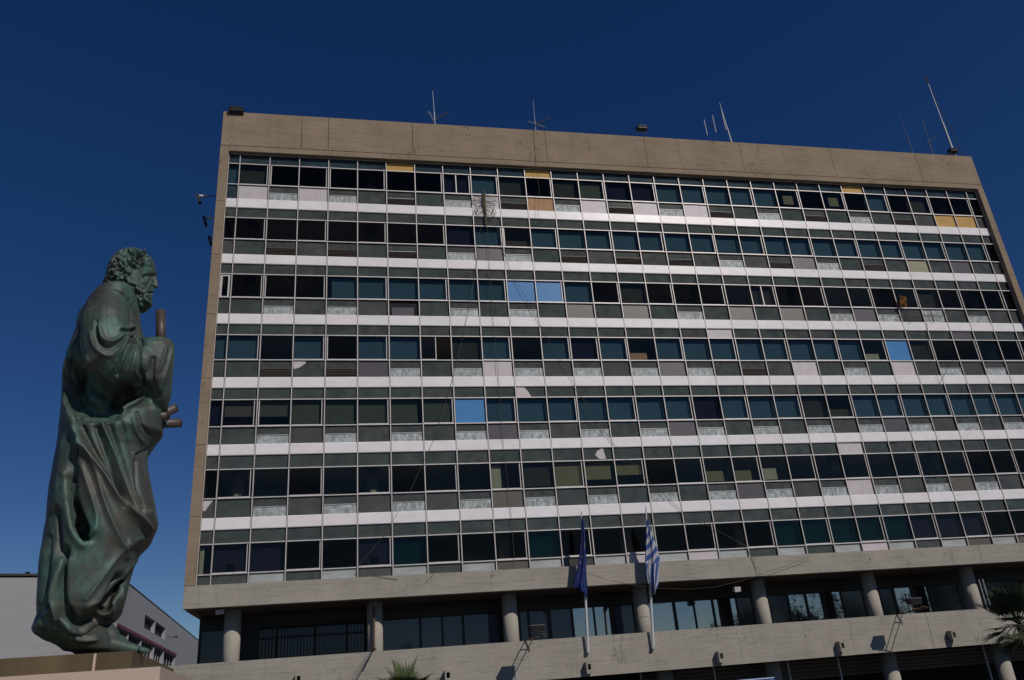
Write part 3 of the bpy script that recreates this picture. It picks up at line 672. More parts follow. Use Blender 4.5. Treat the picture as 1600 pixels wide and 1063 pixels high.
def flag(b, d, prof, kind, label, seed):
    """limp cloth wrapped round the pole: prof = (share of the pole, left and right reach in metres)"""
    rr = random.Random(seed); e = MB(); nu, nv = 40, 110
    T = [q[0] for q in prof][::-1]; Lw = [q[1] for q in prof][::-1]; Rw = [q[2] for q in prof][::-1]
    for back in (0, 1):
        base = len(e.v)
        for j in range(nv + 1):
            t = prof[0][0] + (prof[-1][0] - prof[0][0]) * j / nv; l, r = np.interp(t, T, Lw), np.interp(t, T, Rw); h = j / nv
            for i in range(nu + 1):
                u = i / nu; x = l + (r - l) * u
                y = -.10 - (.05 + .13 * h) * (.5 + .5 * math.sin(u * 11 + 1.2 + 2.2 * h)) * math.sin(math.pi * min(1, .08 + u * .92)) - .04 * math.sin(u * 23 + h * 4) * h
                zz = .10 * math.sin(u * 7 + seed) * h * h
                e.v.append(tuple(b + d * t + np.array([x, y + (.10 + .12 * math.sin(math.pi * u)) * back, zz])))
        for j in range(nv):
            for i in range(nu):
                u, h = (i + .5) / nu, (j + .5) / nv; m = BLUE_EU
                if kind == 'stripes':
                    if h < .08: m = BLUE_G
                    elif h < .62: m = BLUE_G if int((h * 13.5 + (u - .5) * 2.1) + 20) % 2 == 0 else WHITE_G
                    else: m = BLUE_G if int(u * 5.2 + h * 3.4 + 20) % 2 == 0 else WHITE_G
                elif not back:
                    for cu, ch in ((.62, .36), (.72, .34), (.8, .38), (.7, .41), (.35, .52), (.2, .6)):
                        if abs(u - cu) * .25 + abs(h - ch) < .017: m = GOLD
                q = [base + j * (nu + 1) + i, base + (j + 1) * (nu + 1) + i, base + (j + 1) * (nu + 1) + i + 1, base + j * (nu + 1) + i + 1]
                e.f.append(tuple(q)); e.m.append(e.mi(m))
    return tag(e.build('flag', smooth=True), label, 'flag')
b, d = flagpole(919, 1019, 908, 798, 'white flagpole carrying the plain dark blue flag')
flag(b, d, [(.955, -.01, .03), (.88, -.06, .09), (.77, -.1, .10), (.65, -.22, .10), (.55, -.36, .07), (.47, -.52, .07), (.43, -.5, .09), (.405, -.2, .1), (.385, .0, .07)], 'stars', 'deep blue flag with a few gold stars hanging limp on the left pole', 1)
b, d = flagpole(1021, 1013, 1009, 790, 'white flagpole carrying the blue and white striped flag')
flag(b, d, [(.90, -.01, .04), (.83, -.06, .14), (.74, -.11, .30), (.66, -.15, .46), (.58, -.20, .50), (.50, -.20, .46), (.44, -.12, .40), (.40, -.02, .30), (.375, .06, .16)], 'stripes', 'blue and white striped flag hanging limp on the right pole', 2)

# ------------------------------------------------------------------ building at the left
YB = 80.; c0 = at(187, 899, YB)
dB = np.array([-.062, .998, 0]); dA = np.array([.9412, .3378, 0]); dA /= np.linalg.norm(dA)
L2 = empty('low_building', (c0[0], YB + 6, -3.2), 'pale windowless-fronted low building with red-trimmed windows left of the office block', 'building')
H = c0[2]; cc = np.array([c0[0], YB, 0.])
pA = cc - dA * 30; pB = cc + dB * 240
nB = np.array([dB[1], -dB[0], 0])          # outward normal of the side wall (towards +X)
MB().prism([(pA[0], pA[1], -3.19), (cc[0], cc[1], -3.19), (cc[0], cc[1], H), (pA[0], pA[1], H)], (-dA[1] * -.4, .4, 0), LAV).build('front_wall', L2)
# side wall with real openings: grid of cells minus holes
def side_s(px, py):                          # distance along the side wall and height hit by a pixel ray
    w = ray(px, py); n = nB; t = (n @ (cc - EYE)) / (n @ w); P = EYE + w * t
    return (P - cc) @ dB, P[2]
holes = []
s1 = [side_s(*q) for q in ((227, 960), (243, 969), (244, 972), (259, 981))]
z0w = side_s(227, 982)[1]; z1w = side_s(227, 960)[1]
holes.append((s1[0][0], s1[1][0] - .1, z0w, z1w)); holes.append((s1[1][0] + .3, s1[3][0], z0w, z1w))
st = [side_s(px, py)[0] for px, py in ((181, 979), (201, 990), (221, 1002), (241, 1013), (256, 1020), (274, 1027))]
zt_ = side_s(181, 979)[1]
for a, b in zip(st[:-1], st[1:]): holes.append((a + .25, b - .25, zt_ - 1.75, zt_))
zt2 = zt_
ss = sorted({0., 240.} | {h[0] for h in holes} | {h[1] for h in holes}); zz = sorted({-3.19, H} | {h[2] for h in holes} | {h[3] for h in holes})
sw_ = MB()
for a, b in zip(ss[:-1], ss[1:]):
    for u, v in zip(zz[:-1], zz[1:]):
        if any(h[0] - 1e-6 <= a and b <= h[1] + 1e-6 and h[2] - 1e-6 <= u and v <= h[3] + 1e-6 for h in holes): continue
        A_, B_ = cc + dB * a, cc + dB * b
        sw_.prism([(*A_[:2], u), (*B_[:2], u), (*B_[:2], v), (*A_[:2], v)], tuple(-nB * .5), LAV)
sw_.build('side_wall', L2)
for k, h in enumerate(holes):
    A_, B_ = cc + dB * h[0] - nB * .42, cc + dB * h[1] - nB * .42
    o = MB().prism([(*A_[:2], h[2]), (*B_[:2], h[2]), (*B_[:2], h[3]), (*A_[:2], h[3])], tuple(-nB * .02), DARKI).build('window', L2)
    if k >= 2:
        n_ = 4
        for j in range(n_ + 1):
            q = MB(); P = A_ + (B_ - A_) * j / n_ + nB * .06; q.obox((*P[:2], (h[2] + h[3]) / 2), dB * .06, nB * .04, (0, 0, (h[3] - h[2]) / 2 - .01), LAV)
            q.build('window_bar', o)
A_, B_ = cc + dB * (st[0]) + nB * .12, cc + dB * (st[-1] + .3) + nB * .12
MB().prism([(*A_[:2], zt2 + .02), (*B_[:2], zt2 + .02), (*B_[:2], zt2 + .3), (*A_[:2], zt2 + .3)], tuple(-nB * .118), RED).build('red_lintel', L2)
MB().prism([(pA[0], pA[1], H + .004), (cc[0], cc[1], H + .004), (pB[0], pB[1], H + .004), (pB[0] - 30, pB[1], H + .004)], (0, 0, -.2), JOINT).build('roof', L2)
q = MB(); q.obox((*(pA + (cc - pA) / 2 + np.array([.05, -.06, 0]))[:2], H + .03), dA * 15, (0, .1, 0), (0, 0, .09), DFRAME); q.build('roof_edge', L2)
floodlight(44, 896, YB - 2.2, 'tiny floodlight on the roof edge of the pale low building', .32, 0., 'roof floodlights')
p = EYE + ray(262, 996) * ((nB @ (cc - EYE)) / (nB @ ray(262, 996)))
e = empty('arm_lamp', tuple(p), 'small lamp sticking out beside the paired windows of the pale low building', 'lamp')
MB().tube([p, p + nB * .9], .04, BLACK, 6).build('arm', e); MB().obox(p + nB * 1.0, nB * .2, dB * .12, (0, 0, .1), BLACK).build('lamp_head', e)

# ------------------------------------------------------------------ palms
FROND = mat('palm_leaf', (.030, .046, .018), .8, var=.35, vscale=4); FROND2 = mat('young_palm_leaf', (.07, .10, .03), .7, var=.3, vscale=4)
TRUNK = mat('palm_trunk', (.09, .07, .05), .95, var=.4, vscale=9, bump=.02)
def palm(base, top, R_, n, label, seed, lf):
    rr = random.Random(seed); base = np.array(base, float); top = np.array(top, float)
    e = empty('palm_tree', tuple(base), label, 'palm tree')
    MB().tube([base, base + (top - base) * .5, top], [.16, .12, .11], TRUNK, 12).build('trunk', e, True)
    fr_ = MB()
    for k in range(n):
        az = rr.uniform(0, 6.283); el = math.radians(rr.uniform(-45, 78)); st_ = rr.uniform(.45, .8) * R_
        d = np.array([math.cos(az) * math.cos(el), math.sin(az) * math.cos(el), math.sin(el)])
        h = top + d * st_ + np.array([0, 0, -.1 * (1 - math.sin(el))])
        fr_.tube([top, top + d * st_ * .5 + np.array([0, 0, .03]), h], .012, lf, 4)
        s = np.cross(d, [0, 0, 1.]); s /= np.linalg.norm(s); u = np.cross(s, d)
        L_ = R_ * rr.uniform(.45, .6); nb = 22
        for j in range(nb):
            a = (j / (nb - 1) - .5) * math.radians(250)
            q = d * math.cos(a) + s * math.sin(a) * 1.0 + u * (.25 * abs(math.sin(a)))
            q /= np.linalg.norm(q); ln = L_ * (1 - .25 * abs(a) / 2.2) * rr.uniform(.85, 1.05)
            w = np.cross(q, u); w /= np.linalg.norm(w) + 1e-9; ww = .02 * R_
            m1 = h + q * ln * .45; tip = h + q * ln + np.array([0, 0, -.16 * ln])
            fr_.poly([h, m1 - w * ww, tip, m1 + w * ww], lf)
    fr_.build('crown', e)
    return e
yp = 27.; c = at(1592, 976, yp)
palm((c[0] + .1, yp, -3.2), c, 1.4, 64, 'tall fan palm with a dark spiky crown and slender trunk at the right', 5, FROND)
yp = 20.; c = at(634, 1086, yp)
palm((c[0], yp, -3.2), (c[0], yp, c[2] - .1) , .85, 46, 'top of a small bright fan palm below the terrace parapet', 9, FROND2)

LEAF = mat('dark_tree_leaf', (.045, .07, .03), .6, var=.4, vscale=2)
def tree(x, y, h, r, seed):
    rr = random.Random(seed); e = empty('broadleaf_tree', (x, y, 0), 'dark leafy tree across the plaza, mirrored in the terrace glass', 'tree', 'trees across the plaza')
    k = MB().tube([(x, y, -.1), (x + .1, y, h * .35), (x, y + .1, h * .7)], [.28, .2, .08], TRUNK, 10)
    for _ in range(6):
        a = rr.uniform(0, 6.28); k.tube([(x, y, h * .4), (x + math.cos(a) * r * .6, y + math.sin(a) * r * .6, h * rr.uniform(.6, .8))], [.1, .03], TRUNK, 6)
    k.build('trunk', e); c = MB(); cl = [(x + rr.gauss(0, r * .4), y + rr.gauss(0, r * .4), h * .66 + rr.gauss(0, h * .14), rr.uniform(.25, .5) * r) for _ in range(16)]
    for cx, cy, cz, cr in cl:
        for _ in range(150):
            d = np.array([rr.gauss(0, 1) for _ in range(3)]); d /= np.linalg.norm(d); p = np.array([cx, cy, cz]) + d * cr * rr.random() ** .4
            u = np.array([rr.gauss(0, 1) for _ in range(3)]); u /= np.linalg.norm(u); v = np.cross(u, d); v /= np.linalg.norm(v) + 1e-6
            q = .16; c.poly([p - u * q, p + v * q * .6, p + u * q, p - v * q * .6], LEAF)
    c.build('crown', e)
for k, (x, y, h, r) in enumerate(((0, -34, 8.5, 3.6), (8, -36, 8, 3.6), (41, -28, 6.5, 3), (48, -28, 8.5, 3.2), (55, -30, 10, 3.4), (61, -27, 12, 4.2), (67, -29, 11, 4), (74, -27, 11, 4), (82, -27, 13, 5), (90, -29, 13.5, 5), (98, -28, 14, 5.5))):
    tree(x, y, h, r, k)

# blue and white sign below the parapet
ys = 33.5; a = at(1152, 1064, ys); b = at(1210, 1057.5, ys)
SW = mat('sign_white', (.55, .60, .66), .5); SB = mat('sign_blue', (.02, .06, .25), .5)
e = empty('shop_sign', (a[0], ys, -3.2), 'blue and white sign board showing its top edge below the parapet', 'sign')
zt = b[2]
MB().box(a[0], b[0], ys, ys + .12, zt - .9, zt, SB).build('board', e)
t = MB().box(a[0] + .02, b[0] - .02, ys - .012, ys - .002, zt - .05, zt - .015, SW)
x = a[0] + .12
for k, wd in enumerate((.12, .05, .1, .14, .05, .12, .05, .1, .13)):
    t.prism([(x, ys - .01, zt - .5), (x + wd * .5, ys - .01, zt - .5), (x + wd, ys - .01, zt - .11), (x + wd * .5, ys - .01, zt - .11)], (0, .006, 0), SW); x += wd + .07
t.build('lettering', e)
MB().tube([(a[0] + .3, ys + .06, -3.2), (a[0] + .3, ys + .06, zt - .9)], .05, STEEL, 8).build('post', e)
MB().tube([(b[0] - .3, ys + .06, -3.2), (b[0] - .3, ys + .06, zt - .9)], .05, STEEL, 8).build('post', e)

# bundle of thin rods and a pipe leaning out of the terrace by the second column
p = at(584, 1018, CY)
e = empty('rod_bundle', (p[0], CY, PT), 'thin rusty rods and a pipe leaning over the parapet beside the second column', 'rods')
for k, (dx, dy, dz, r) in enumerate(((-.5, -1.3, .45, .012), (-.3, -1.6, .1, .012), (0, -1.9, .0, .014), (.1, -1.6, .0, .012), (-.9, -.9, .1, .01), (.15, -.8, .05, .03))):
    MB().tube([(p[0], CY + .12, PT + .02 + .02 * k), (p[0] + dx * .3, CY + dy, PT + .02 + dz * .2)], r, RUST, 6).build('rod', e)
MB().tube([(p[0] + .02, FY + .55, PB + .31), (p[0] + .05, FY + .55, PT + 1.9)], .05, RUST, 8).build('pipe', e)
p = at(1540, 935, CY + .3)
e = empty('downpipe', (p[0], CY + .3, PB + .31), 'pair of thin pale pipes in front of the rightmost round column', 'pipe')
for s in (0, .22): MB().tube([(p[0] + s, CY + .4, PB + .31), (p[0] + s, CY + .4, PB + 3.0)], .035, STEEL, 8).build('pipe', e)

# ------------------------------------------------------------------ pedestal
nzx = np.array([1, .08, 0]); nzx /= np.linalg.norm(nzx); nzy = np.array([-.08, 1, 0]); nzy /= np.linalg.norm(nzy)
K = np.array([-1.15, 5.9, 0.]); PD = empty('pedestal', tuple(K + nzy * 1.6 - nzx * 1.6), 'beige marble pedestal with a brown bronze plinth under the statue', 'pedestal')
def slab(k, wid, dep, z0, z1, m, name, bev=.01):
    c = k - nzx * wid / 2 + nzy * dep / 2
    mb = MB().obox((c[0], c[1], (z0 + z1) / 2), nzx * wid / 2, nzy * dep / 2, (0, 0, (z1 - z0) / 2), m); return mb.build(name, PD)
slab(K, 3.4, 3.3, .35, 1.92, MARBLE, 'marble_block'); slab(K + nzx * .25 - nzy * .25, 3.9, 3.8, 0, .349, MARBLE, 'marble_step')
KP = np.array([-1.40, 6.23, 0.])
slab(KP, 2.7, 2.7, 1.921, 2.05, PLINTH, 'bronze_plinth')
q = KP - nzx * .23 - nzy * .004
MB().obox((q[0], q[1], 1.985), nzx * .008, nzy * .006, (0, 0, .06), MARBLE).build('plinth_seam', PD)

# ------------------------------------------------------------------ statue
D = 6.9
w_ = ray(160, 1020); dh = np.array([w_[0], w_[1], 0.]); dh /= np.linalg.norm(dh); sh = np.array([dh[1], -dh[0], 0.])
def st(px, py, w=0.):                   # point of the statue: picture position, w metres towards the viewer
    r = ray(px, py); t = (D - w) / (r @ dh); return EYE + r * t
PXM = .0053
def ring_loft(rows, n=48, ex=2.2, frontnarrow=1.0):
    mb = MB(); dummy = BLACK
    R_ = []
    for py, L_, Rr, bdep, wc in rows:
        a, b = st(L_, py, wc), st(Rr, py, wc); c = (a + b) / 2; h = (b - a) / 2; ring = []
        for j in range(n):
            q = 2 * math.pi * j / n; cq, sq = math.cos(q), math.sin(q)
            x = math.copysign(abs(cq) ** (2 / ex), cq); y = math.copysign(abs(sq) ** (2 / ex), sq)
            nar = 1 - (1 - frontnarrow) * max(0, x) ** 1.5
            ring.append(c + h * x - dh * bdep * y * nar)
        R_.append(ring)
    base = 0
    for ring in R_: mb.v += [tuple(p) for p in ring]
    k = mb.mi(dummy)
    for i in range(len(R_) - 1):
        for j in range(n):
            a = i * n + j; b = i * n + (j + 1) % n; mb.f.append((a, b, b + n, a + n)); mb.m.append(k)
    mb.f.append(tuple(range(n))); mb.m.append(k)
    mb.f.append(tuple((len(R_) - 1) * n + j for j in range(n - 1, -1, -1))); mb.m.append(k)
    return mb
def blobs(pts, n=20):                   # (px,py,w,radius px) chained into a limb with round ends
    P = [st(a, b, w) for a, b, w, r in pts]; r = [q[3] * PXM for q in pts]
    d0 = P[0] - P[1]; d0 /= np.linalg.norm(d0); d1 = P[-1] - P[-2]; d1 /= np.linalg.norm(d1)
    PP = [P[0] + d0 * r[0] * .97, P[0] + d0 * r[0] * .7] + P + [P[-1] + d1 * r[-1] * .7, P[-1] + d1 * r[-1] * .97]
    rr = [r[0] * .22, r[0] * .7] + r + [r[-1] * .7, r[-1] * .22]
    return MB().tube(PP, rr, BLACK, n)
pieces = []
pieces.append(ring_loft([(451, 176, 190, .10, 0), (457, 160, 203, .22, .0), (465, 145, 211, .31, 0), (478, 134, 215, .33, 0), (490, 127, 218, .31, 0), (507, 121, 220, .28, 0), (525, 114, 223, .26, 0), (545, 106, 227, .25, 0), (562, 101, 230, .25, 0), (580, 97, 233, .24, 0), (600, 96, 234, .22, 0), (650, 95, 236, .22, 0), (700, 92, 225, .26, 0)]))
pieces.append(ring_loft([*[(y, 97 - (y - 604) * .08, np.interp(y, (604, 618, 632, 655), (226, 236, 246, 256)), .24 + (y - 603) * .0024, .02) for y in np.arange(603, 657, 1.5)], (659, 92, 256, .37, .02), (683, 90, 254, .38, .02), (698, 88, 240, .38, 0), (712, 85, 230, .38, 0), (735, 81, 231, .39, 0), (761, 76, 236, .40, 0), (790, 73, 242, .42, 0), (818, 71, 246, .42, 0), (830, 68, 244, .42, 0), (846, 66, 237, .42, 0),
                         (869, 62, 218, .42, 0), (885, 60, 210, .42, 0), (911, 59, 203, .41, 0), (940, 57, 196, .40, 0), (958, 57, 190, .38, 0), (972, 60, 180, .32, 0)], 180))
cl = pieces[-1]; cv = np.array(cl.v); c2 = proj(cv)      # the cloak's upper hem dips in a curve on the near side
eg = np.interp(c2[:, 0], (92, 101, 112, 130, 150, 168, 196, 222, 240, 256), (598, 610, 636, 650, 653, 648, 631, 617, 627, 646))
ww = -((cv - st(150, 700)) @ dh); tt = np.clip((eg - c2[:, 1] + 1.5) / 4, 0, 1) * np.clip(ww * 8, 0, 1)
cv += dh * (ww * .62 * tt)[:, None]; cl.v = [tuple(q) for q in cv]
pieces.append(ring_loft([(955, 60, 150, .26, 0), (968, 54, 168, .30, 0), (982, 49, 170, .31, 0), (990, 52, 172, .31, 0), (1000, 75, 178, .29, 0), (1010, 92, 182, .26, 0), (1018, 100, 182, .24, 0)]))
pieces.append(ring_loft([(455, 178, 192, .13, .0), (480, 172, 205, .14, 0)]))
pieces.append(blobs([(176, 440, 0, 15), (178, 470, 0, 19)]))                                        # neck
pieces.append(blobs([(172, 480, .24, 26), (165, 502, .32, 32), (165, 535, .37, 34), (171, 558, .38, 34), (186, 570, .36, 32), (206, 570, .33, 30), (228, 566, .30, 27)]))
pieces.append(ring_loft([(531, 226, 262, .06, .28), (535, 214, 270, .12, .28), (545, 206, 273, .15, .28), (570, 203, 272, .15, .28), (600, 206, 269, .14, .27), (618, 214, 268, .12, .24), (632, 232, 264, .09, .2), (645, 246, 262, .05, .15)]))
pieces.append(blobs([(150, 500, -.30, 30), (160, 545, -.33, 30), (200, 585, -.30, 26), (245, 600, -.15, 20)]))   # far arm
pieces.append(blobs([(243, 645, .05, 10), (258, 648, .02, 9)]))
for q in range(4):                                                                                    # fingers round the rolls
    pieces.append(blobs([(250 + q * 1.5, 640 + q * 7, .10, 3.2), (258 + q, 642 + q * 7, .12, 3.0), (263, 645 + q * 7, .06, 2.6)], 10))
pieces.append(blobs([(150, 1003, .1, 15), (182, 1009, .12, 10), (210, 1015, .13, 7), (230, 1018, .13, 4)]))     # near foot
for q in range(5): pieces.append(blobs([(220, 1015, .06 + q * .035, 3.6), (229 + (2 - abs(q - 1)) * 2, 1017.5, .05 + q * .037, 3.0)], 8))
pieces.append(blobs([(160, 985, .05, 15), (172, 998, .08, 14)]))
pieces.append(blobs([(120, 1000, -.2, 18), (190, 1008, -.18, 10)]))
# head
pieces.append(ring_loft([(391, 196, 212, .05, 0), (396, 183, 226, .115, 0), (404, 174, 237, .15, 0), (414, 168, 242.5, .17, 0), (424, 165.5, 243.5, .175, 0), (431, 165.2, 240.5, .175, 0), (443, 168, 241, .172, 0), (450, 172, 241, .165, 0), (457, 182, 239, .155, 0),
                         (463, 192, 238.5, .15, 0), (470, 202, 238, .14, 0), (477, 209, 237.5, .125, 0), (483, 215, 233, .09, 0), (486.5, 220, 228, .05, 0)], 40, 2.1, .52))
pieces.append(blobs([(240.5, 432, 0, 3.2), (243, 440, 0, 4.0), (244.2, 447.5, 0, 4.0)], 12))
pieces.append(blobs([(224, 425.5, .085, 4), (233, 423, .06, 4.3), (240, 426, .03, 4.2), (242, 427, 0, 4.2)], 10))
pieces.append(blobs([(186, 428, .165, 5), (187, 438, .165, 4.5)], 10))                                   # ear under the hair
allm = MB()
for p_ in pieces:
    n = len(allm.v); allm.v += p_.v; allm.f += [tuple(n + k for k in f) for f in p_.f]; allm.m += [0] * len(p_.f)
allm.mats = [BLACK]
ST = empty('bronze_statue', tuple(st(150, 1018)), 'green-brown bronze statue of a bearded man in a long draped cloak holding scrolls', 'statue')
raw = allm.build('raw')
import bmesh
bmx = bmesh.new(); bmx.from_mesh(raw.data); bmesh.ops.recalc_face_normals(bmx, faces=bmx.faces); bmx.to_mesh(raw.data); bmx.free()
md = raw.modifiers.new('v', 'REMESH'); md.mode = 'VOXEL'; md.voxel_size = .006
ms = raw.modifiers.new('s', 'SMOOTH'); ms.factor = .5; ms.iterations = 12
dg = bpy.context.evaluated_depsgraph_get(); ev = raw.evaluated_get(dg); me = bpy.data.meshes.new_from_object(ev)
bpy.data.objects.remove(raw)
nV = len(me.vertices); co = np.empty(nV * 3); me.vertices.foreach_get('co', co); co = co.reshape(-1, 3)
def vnormals():
    me.vertices.foreach_set('co', co.ravel()); me.update()
    n = np.empty(nV * 3); me.vertex_normals.foreach_get('vector', n); return n.reshape(-1, 3)
def seg(P2, pts):                        # distance of 2-D points to a polyline and side sign
    best = np.full(len(P2), 1e9)
    for a, b in zip(pts[:-1], pts[1:]):
        a, b = np.array(a, float), np.array(b, float); d = b - a; t = np.clip(((P2 - a) @ d) / (d @ d), 0, 1)
        dist = np.linalg.norm(P2 - (a + t[:, None] * d), axis=1); best = np.minimum(best, dist)
    return best
def smooth_pl(pts, k=5):
    P = [np.array(p, float) for p in pts]; Q = []
    for i in range(len(P) - 1):
        p0, p1, p2, p3 = P[max(i - 1, 0)], P[i], P[i + 1], P[min(i + 2, len(P) - 1)]
        for t in np.linspace(0, 1, k + 1)[:-1]:
            Q.append(.5 * ((2 * p1) + (-p0 + p2) * t + (2 * p0 - 5 * p1 + 4 * p2 - p3) * t * t + (-p0 + 3 * p1 - 3 * p2 + p3) * t ** 3))
    return Q + [P[-1]]
def sculpt(strokes, crisp=True, mask=None):
    global co
    nrm = vnormals(); P2 = proj(co); toc = EYE - co; toc /= np.linalg.norm(toc, axis=1)[:, None]
    face = np.clip((nrm * toc).sum(1) * 1.6 + .1, 0, 1); disp = np.zeros(nV)
    for pts, wpx, dep in strokes:
        P = np.array(pts, float); lo, hi = P.min(0) - 4 * wpx, P.max(0) + 4 * wpx
        idx = np.where((P2[:, 0] > lo[0]) & (P2[:, 0] < hi[0]) & (P2[:, 1] > lo[1]) & (P2[:, 1] < hi[1]) & (face > 0))[0]
        if len(idx) == 0: continue
        dd = seg(P2[idx], smooth_pl(pts)); disp[idx] += dep * (np.exp(-np.sqrt((dd / wpx) ** 2 + .06) * 1.15 + .28) if dep > 0 and crisp else np.exp(-(dd / wpx) ** 2)) * face[idx] * (1 if mask is None else mask[idx])
    co = co + nrm * disp[:, None]
ED = np.empty(len(me.edges) * 2, dtype=np.int64); me.edges.foreach_get('vertices', ED); ED = ED.reshape(-1, 2)
DEG = (np.bincount(ED[:, 0], minlength=nV) + np.bincount(ED[:, 1], minlength=nV)).astype(float)
def relax(n, f=.5):
    global co
    for _ in range(n):
        a = np.zeros_like(co)
        for k in range(3): a[:, k] = np.bincount(ED[:, 0], co[ED[:, 1], k], nV) + np.bincount(ED[:, 1], co[ED[:, 0], k], nV)
        co = co * (1 - f) + f * a / DEG[:, None]
def relax_box(x0, x1, y0, y1, n):
    global co
    P2 = proj(co); m = np.clip(np.minimum.reduce([P2[:, 0] - x0, x1 - P2[:, 0], P2[:, 1] - y0, y1 - P2[:, 1]]) / 6, 0, 1)[:, None]; old = co.copy(); relax(n); co = old * (1 - m) + co * m
def carve(poly, depth, soft):            # press a traced hollow away from the viewer
    global co
    P2 = proj(co); poly = [np.array(p, float) for p in poly]; ins = np.zeros(nV, bool)
    for a, b in zip(poly, poly[1:] + poly[:1]):
        cnd = (a[1] > P2[:, 1]) != (b[1] > P2[:, 1]); xi = (b[0] - a[0]) * (P2[:, 1] - a[1]) / (b[1] - a[1] + 1e-9) + a[0]; ins ^= cnd & (P2[:, 0] < xi)
    idx = np.where(ins)[0]; n_ = vnormals(); f = np.clip(((EYE - co[idx]) / np.linalg.norm(EYE - co[idx], axis=1)[:, None] * n_[idx]).sum(1) * 2, 0, 1)
    dd = seg(P2[idx], poly + [poly[0]]); t = np.clip(dd / soft, 0, 1); t = t * t * (3 - 2 * t)
    co[idx] += dh * (depth * t * f)[:, None]
carve([(108, 745), (118, 760), (126, 790), (140, 828), (139, 844), (128, 846), (116, 820), (110, 785)], .11, 8)
# broad masses first: the dark hollow under the arm, the deep pocket, then ridges
sculpt([([(112, 590), (125, 625), (150, 640), (175, 636), (200, 620), (225, 612)], 14, -.10), ([(130, 585), (150, 605), (185, 620)], 13, -.08), ([(110, 560), (112, 600)], 9, -.05),
        ([(112, 790), (124, 820), (136, 838)], 8, -.13), ([(106, 750), (113, 790)], 6, -.07),
        ([(100, 860), (97, 924), (108, 962), (125, 972), (150, 966)], 6, -.09), ([(86, 800), (88, 840), (92, 872)], 7, -.05),
        ([(190, 905), (172, 932), (160, 950)], 9, -.09), ([(165, 972), (140, 985), (120, 990)], 6, -.06),
        ([(78, 955), (72, 965), (64, 975)], 6, .03), ([(118, 700), (112, 740), (110, 780)], 8, -.05)])
carve([(208, 882), (198, 902), (184, 928), (170, 958), (145, 955), (160, 930), (185, 903)], .12, 6)
relax(4)
sculpt([([(108, 636), (118, 646), (130, 656), (150, 654), (170, 649), (196, 632), (224, 620), (238, 630), (254, 650)], 4, .012),
        ([(103, 628), (118, 665), (134, 700), (159, 736), (180, 770), (205, 800), (228, 828)], 5, .055), ([(112, 628), (128, 668), (146, 704), (170, 740), (190, 772)], 5, -.035),
        ([(161, 664), (173, 696), (191, 747), (209, 797), (226, 826)], 3.2, .04), ([(170, 664), (182, 696), (200, 747), (216, 790)], 5, -.03),
        ([(150, 668), (162, 700), (180, 748), (196, 790)], 5, -.03),
        ([(130, 690), (150, 740), (165, 790), (190, 850), (196, 870)], 6, .03), ([(120, 700), (138, 760), (150, 800), (152, 830)], 6, .03),
        ([(101, 740), (104, 790), (112, 830), (129, 853), (142, 846), (150, 826)], 5, .035), ([(97, 690), (90, 750), (88, 800), (90, 840)], 4, .016),
        ([(94, 880), (87, 910), (85, 939), (92, 965), (108, 982), (125, 984), (146, 974)], 5, .06), ([(108, 875), (104, 920), (112, 955), (125, 964)], 4, .03),
        ([(213, 877), (192, 895), (169, 916), (150, 938), (136, 948)], 5, .035), ([(246, 820), (236, 834), (214, 842), (200, 850)], 6, .03), ([(232, 800), (238, 815)], 8, .03),
        ([(200, 845), (175, 880), (150, 915), (135, 935)], 5, .025), ([(68, 860), (63, 900), (62, 940)], 5, .03), ([(76, 840), (74, 900), (76, 945)], 5, -.03),
        ([(192, 900), (188, 930), (190, 962)], 3, .03), ([(178, 930), (176, 962)], 3, .02),
        ([(52, 984), (75, 998), (98, 1012)], 3, .03), ([(100, 992), (125, 1000), (150, 1000)], 3, .02), ([(90, 990), (120, 1008)], 3, -.02)])
sculpt([([(137, 558), (150, 578), (170, 594), (191, 603), (222, 600)], 3, .025), ([(191, 516), (201, 518), (211, 515)], 2.2, -.03), ([(188, 512), (200, 513), (210, 510)], 3, .018),
        ([(151, 503), (151, 518), (155, 532), (163, 541), (171, 543), (186, 536), (198, 526)], 3, -.03), ([(155, 505), (157, 520), (163, 531), (176, 534), (190, 526)], 3, .03), ([(141, 520), (146, 538), (157, 551), (172, 556), (190, 548)], 3, .016),
        ([(199, 527), (190, 545), (180, 566), (172, 580)], 2.6, .03), ([(207, 528), (198, 548), (190, 570), (184, 586)], 2.6, -.03), ([(213, 530), (206, 550), (198, 574), (194, 590)], 2.6, .028),
        ([(220, 533), (219, 555), (221, 580), (226, 600)], 2.6, -.035), ([(216, 536), (213, 560), (212, 585)], 2.4, .02), ([(258, 545), (254, 565), (248, 580)], 2.4, .018), ([(268, 545), (262, 570), (256, 590), (250, 606)], 3, .02), ([(240, 560), (238, 590), (246, 620)], 3, -.022),
        ([(230, 560), (229, 585), (234, 605)], 3, .015), ([(142, 474), (130, 500), (124, 530), (120, 570)], 3, .022), ([(126, 505), (118, 535), (113, 575)], 2.6, -.02), ([(112, 545), (107, 580), (107, 605)], 3, .018), ([(104, 560), (102, 590), (106, 612)], 3, .02), ([(118, 540), (116, 580), (122, 610)], 3, .02),
        ([(188, 455), (200, 470), (208, 500)], 3, .015), ([(200, 470), (212, 500), (217, 525)], 2.5, -.02),
        ([(225, 620), (236, 632), (247, 655), (250, 680)], 2.5, .025), ([(208, 655), (212, 675), (222, 690)], 3, .02), ([(215, 645), (222, 665), (234, 680)], 3, -.018), ([(215, 711), (232, 702), (248, 694)], 2.5, -.03), ([(190, 660), (198, 690), (206, 706)], 3, -.015),
        ([(225, 720), (229, 760), (238, 800)], 3, .015), ([(212, 720), (214, 760), (224, 800)], 3, -.015)])
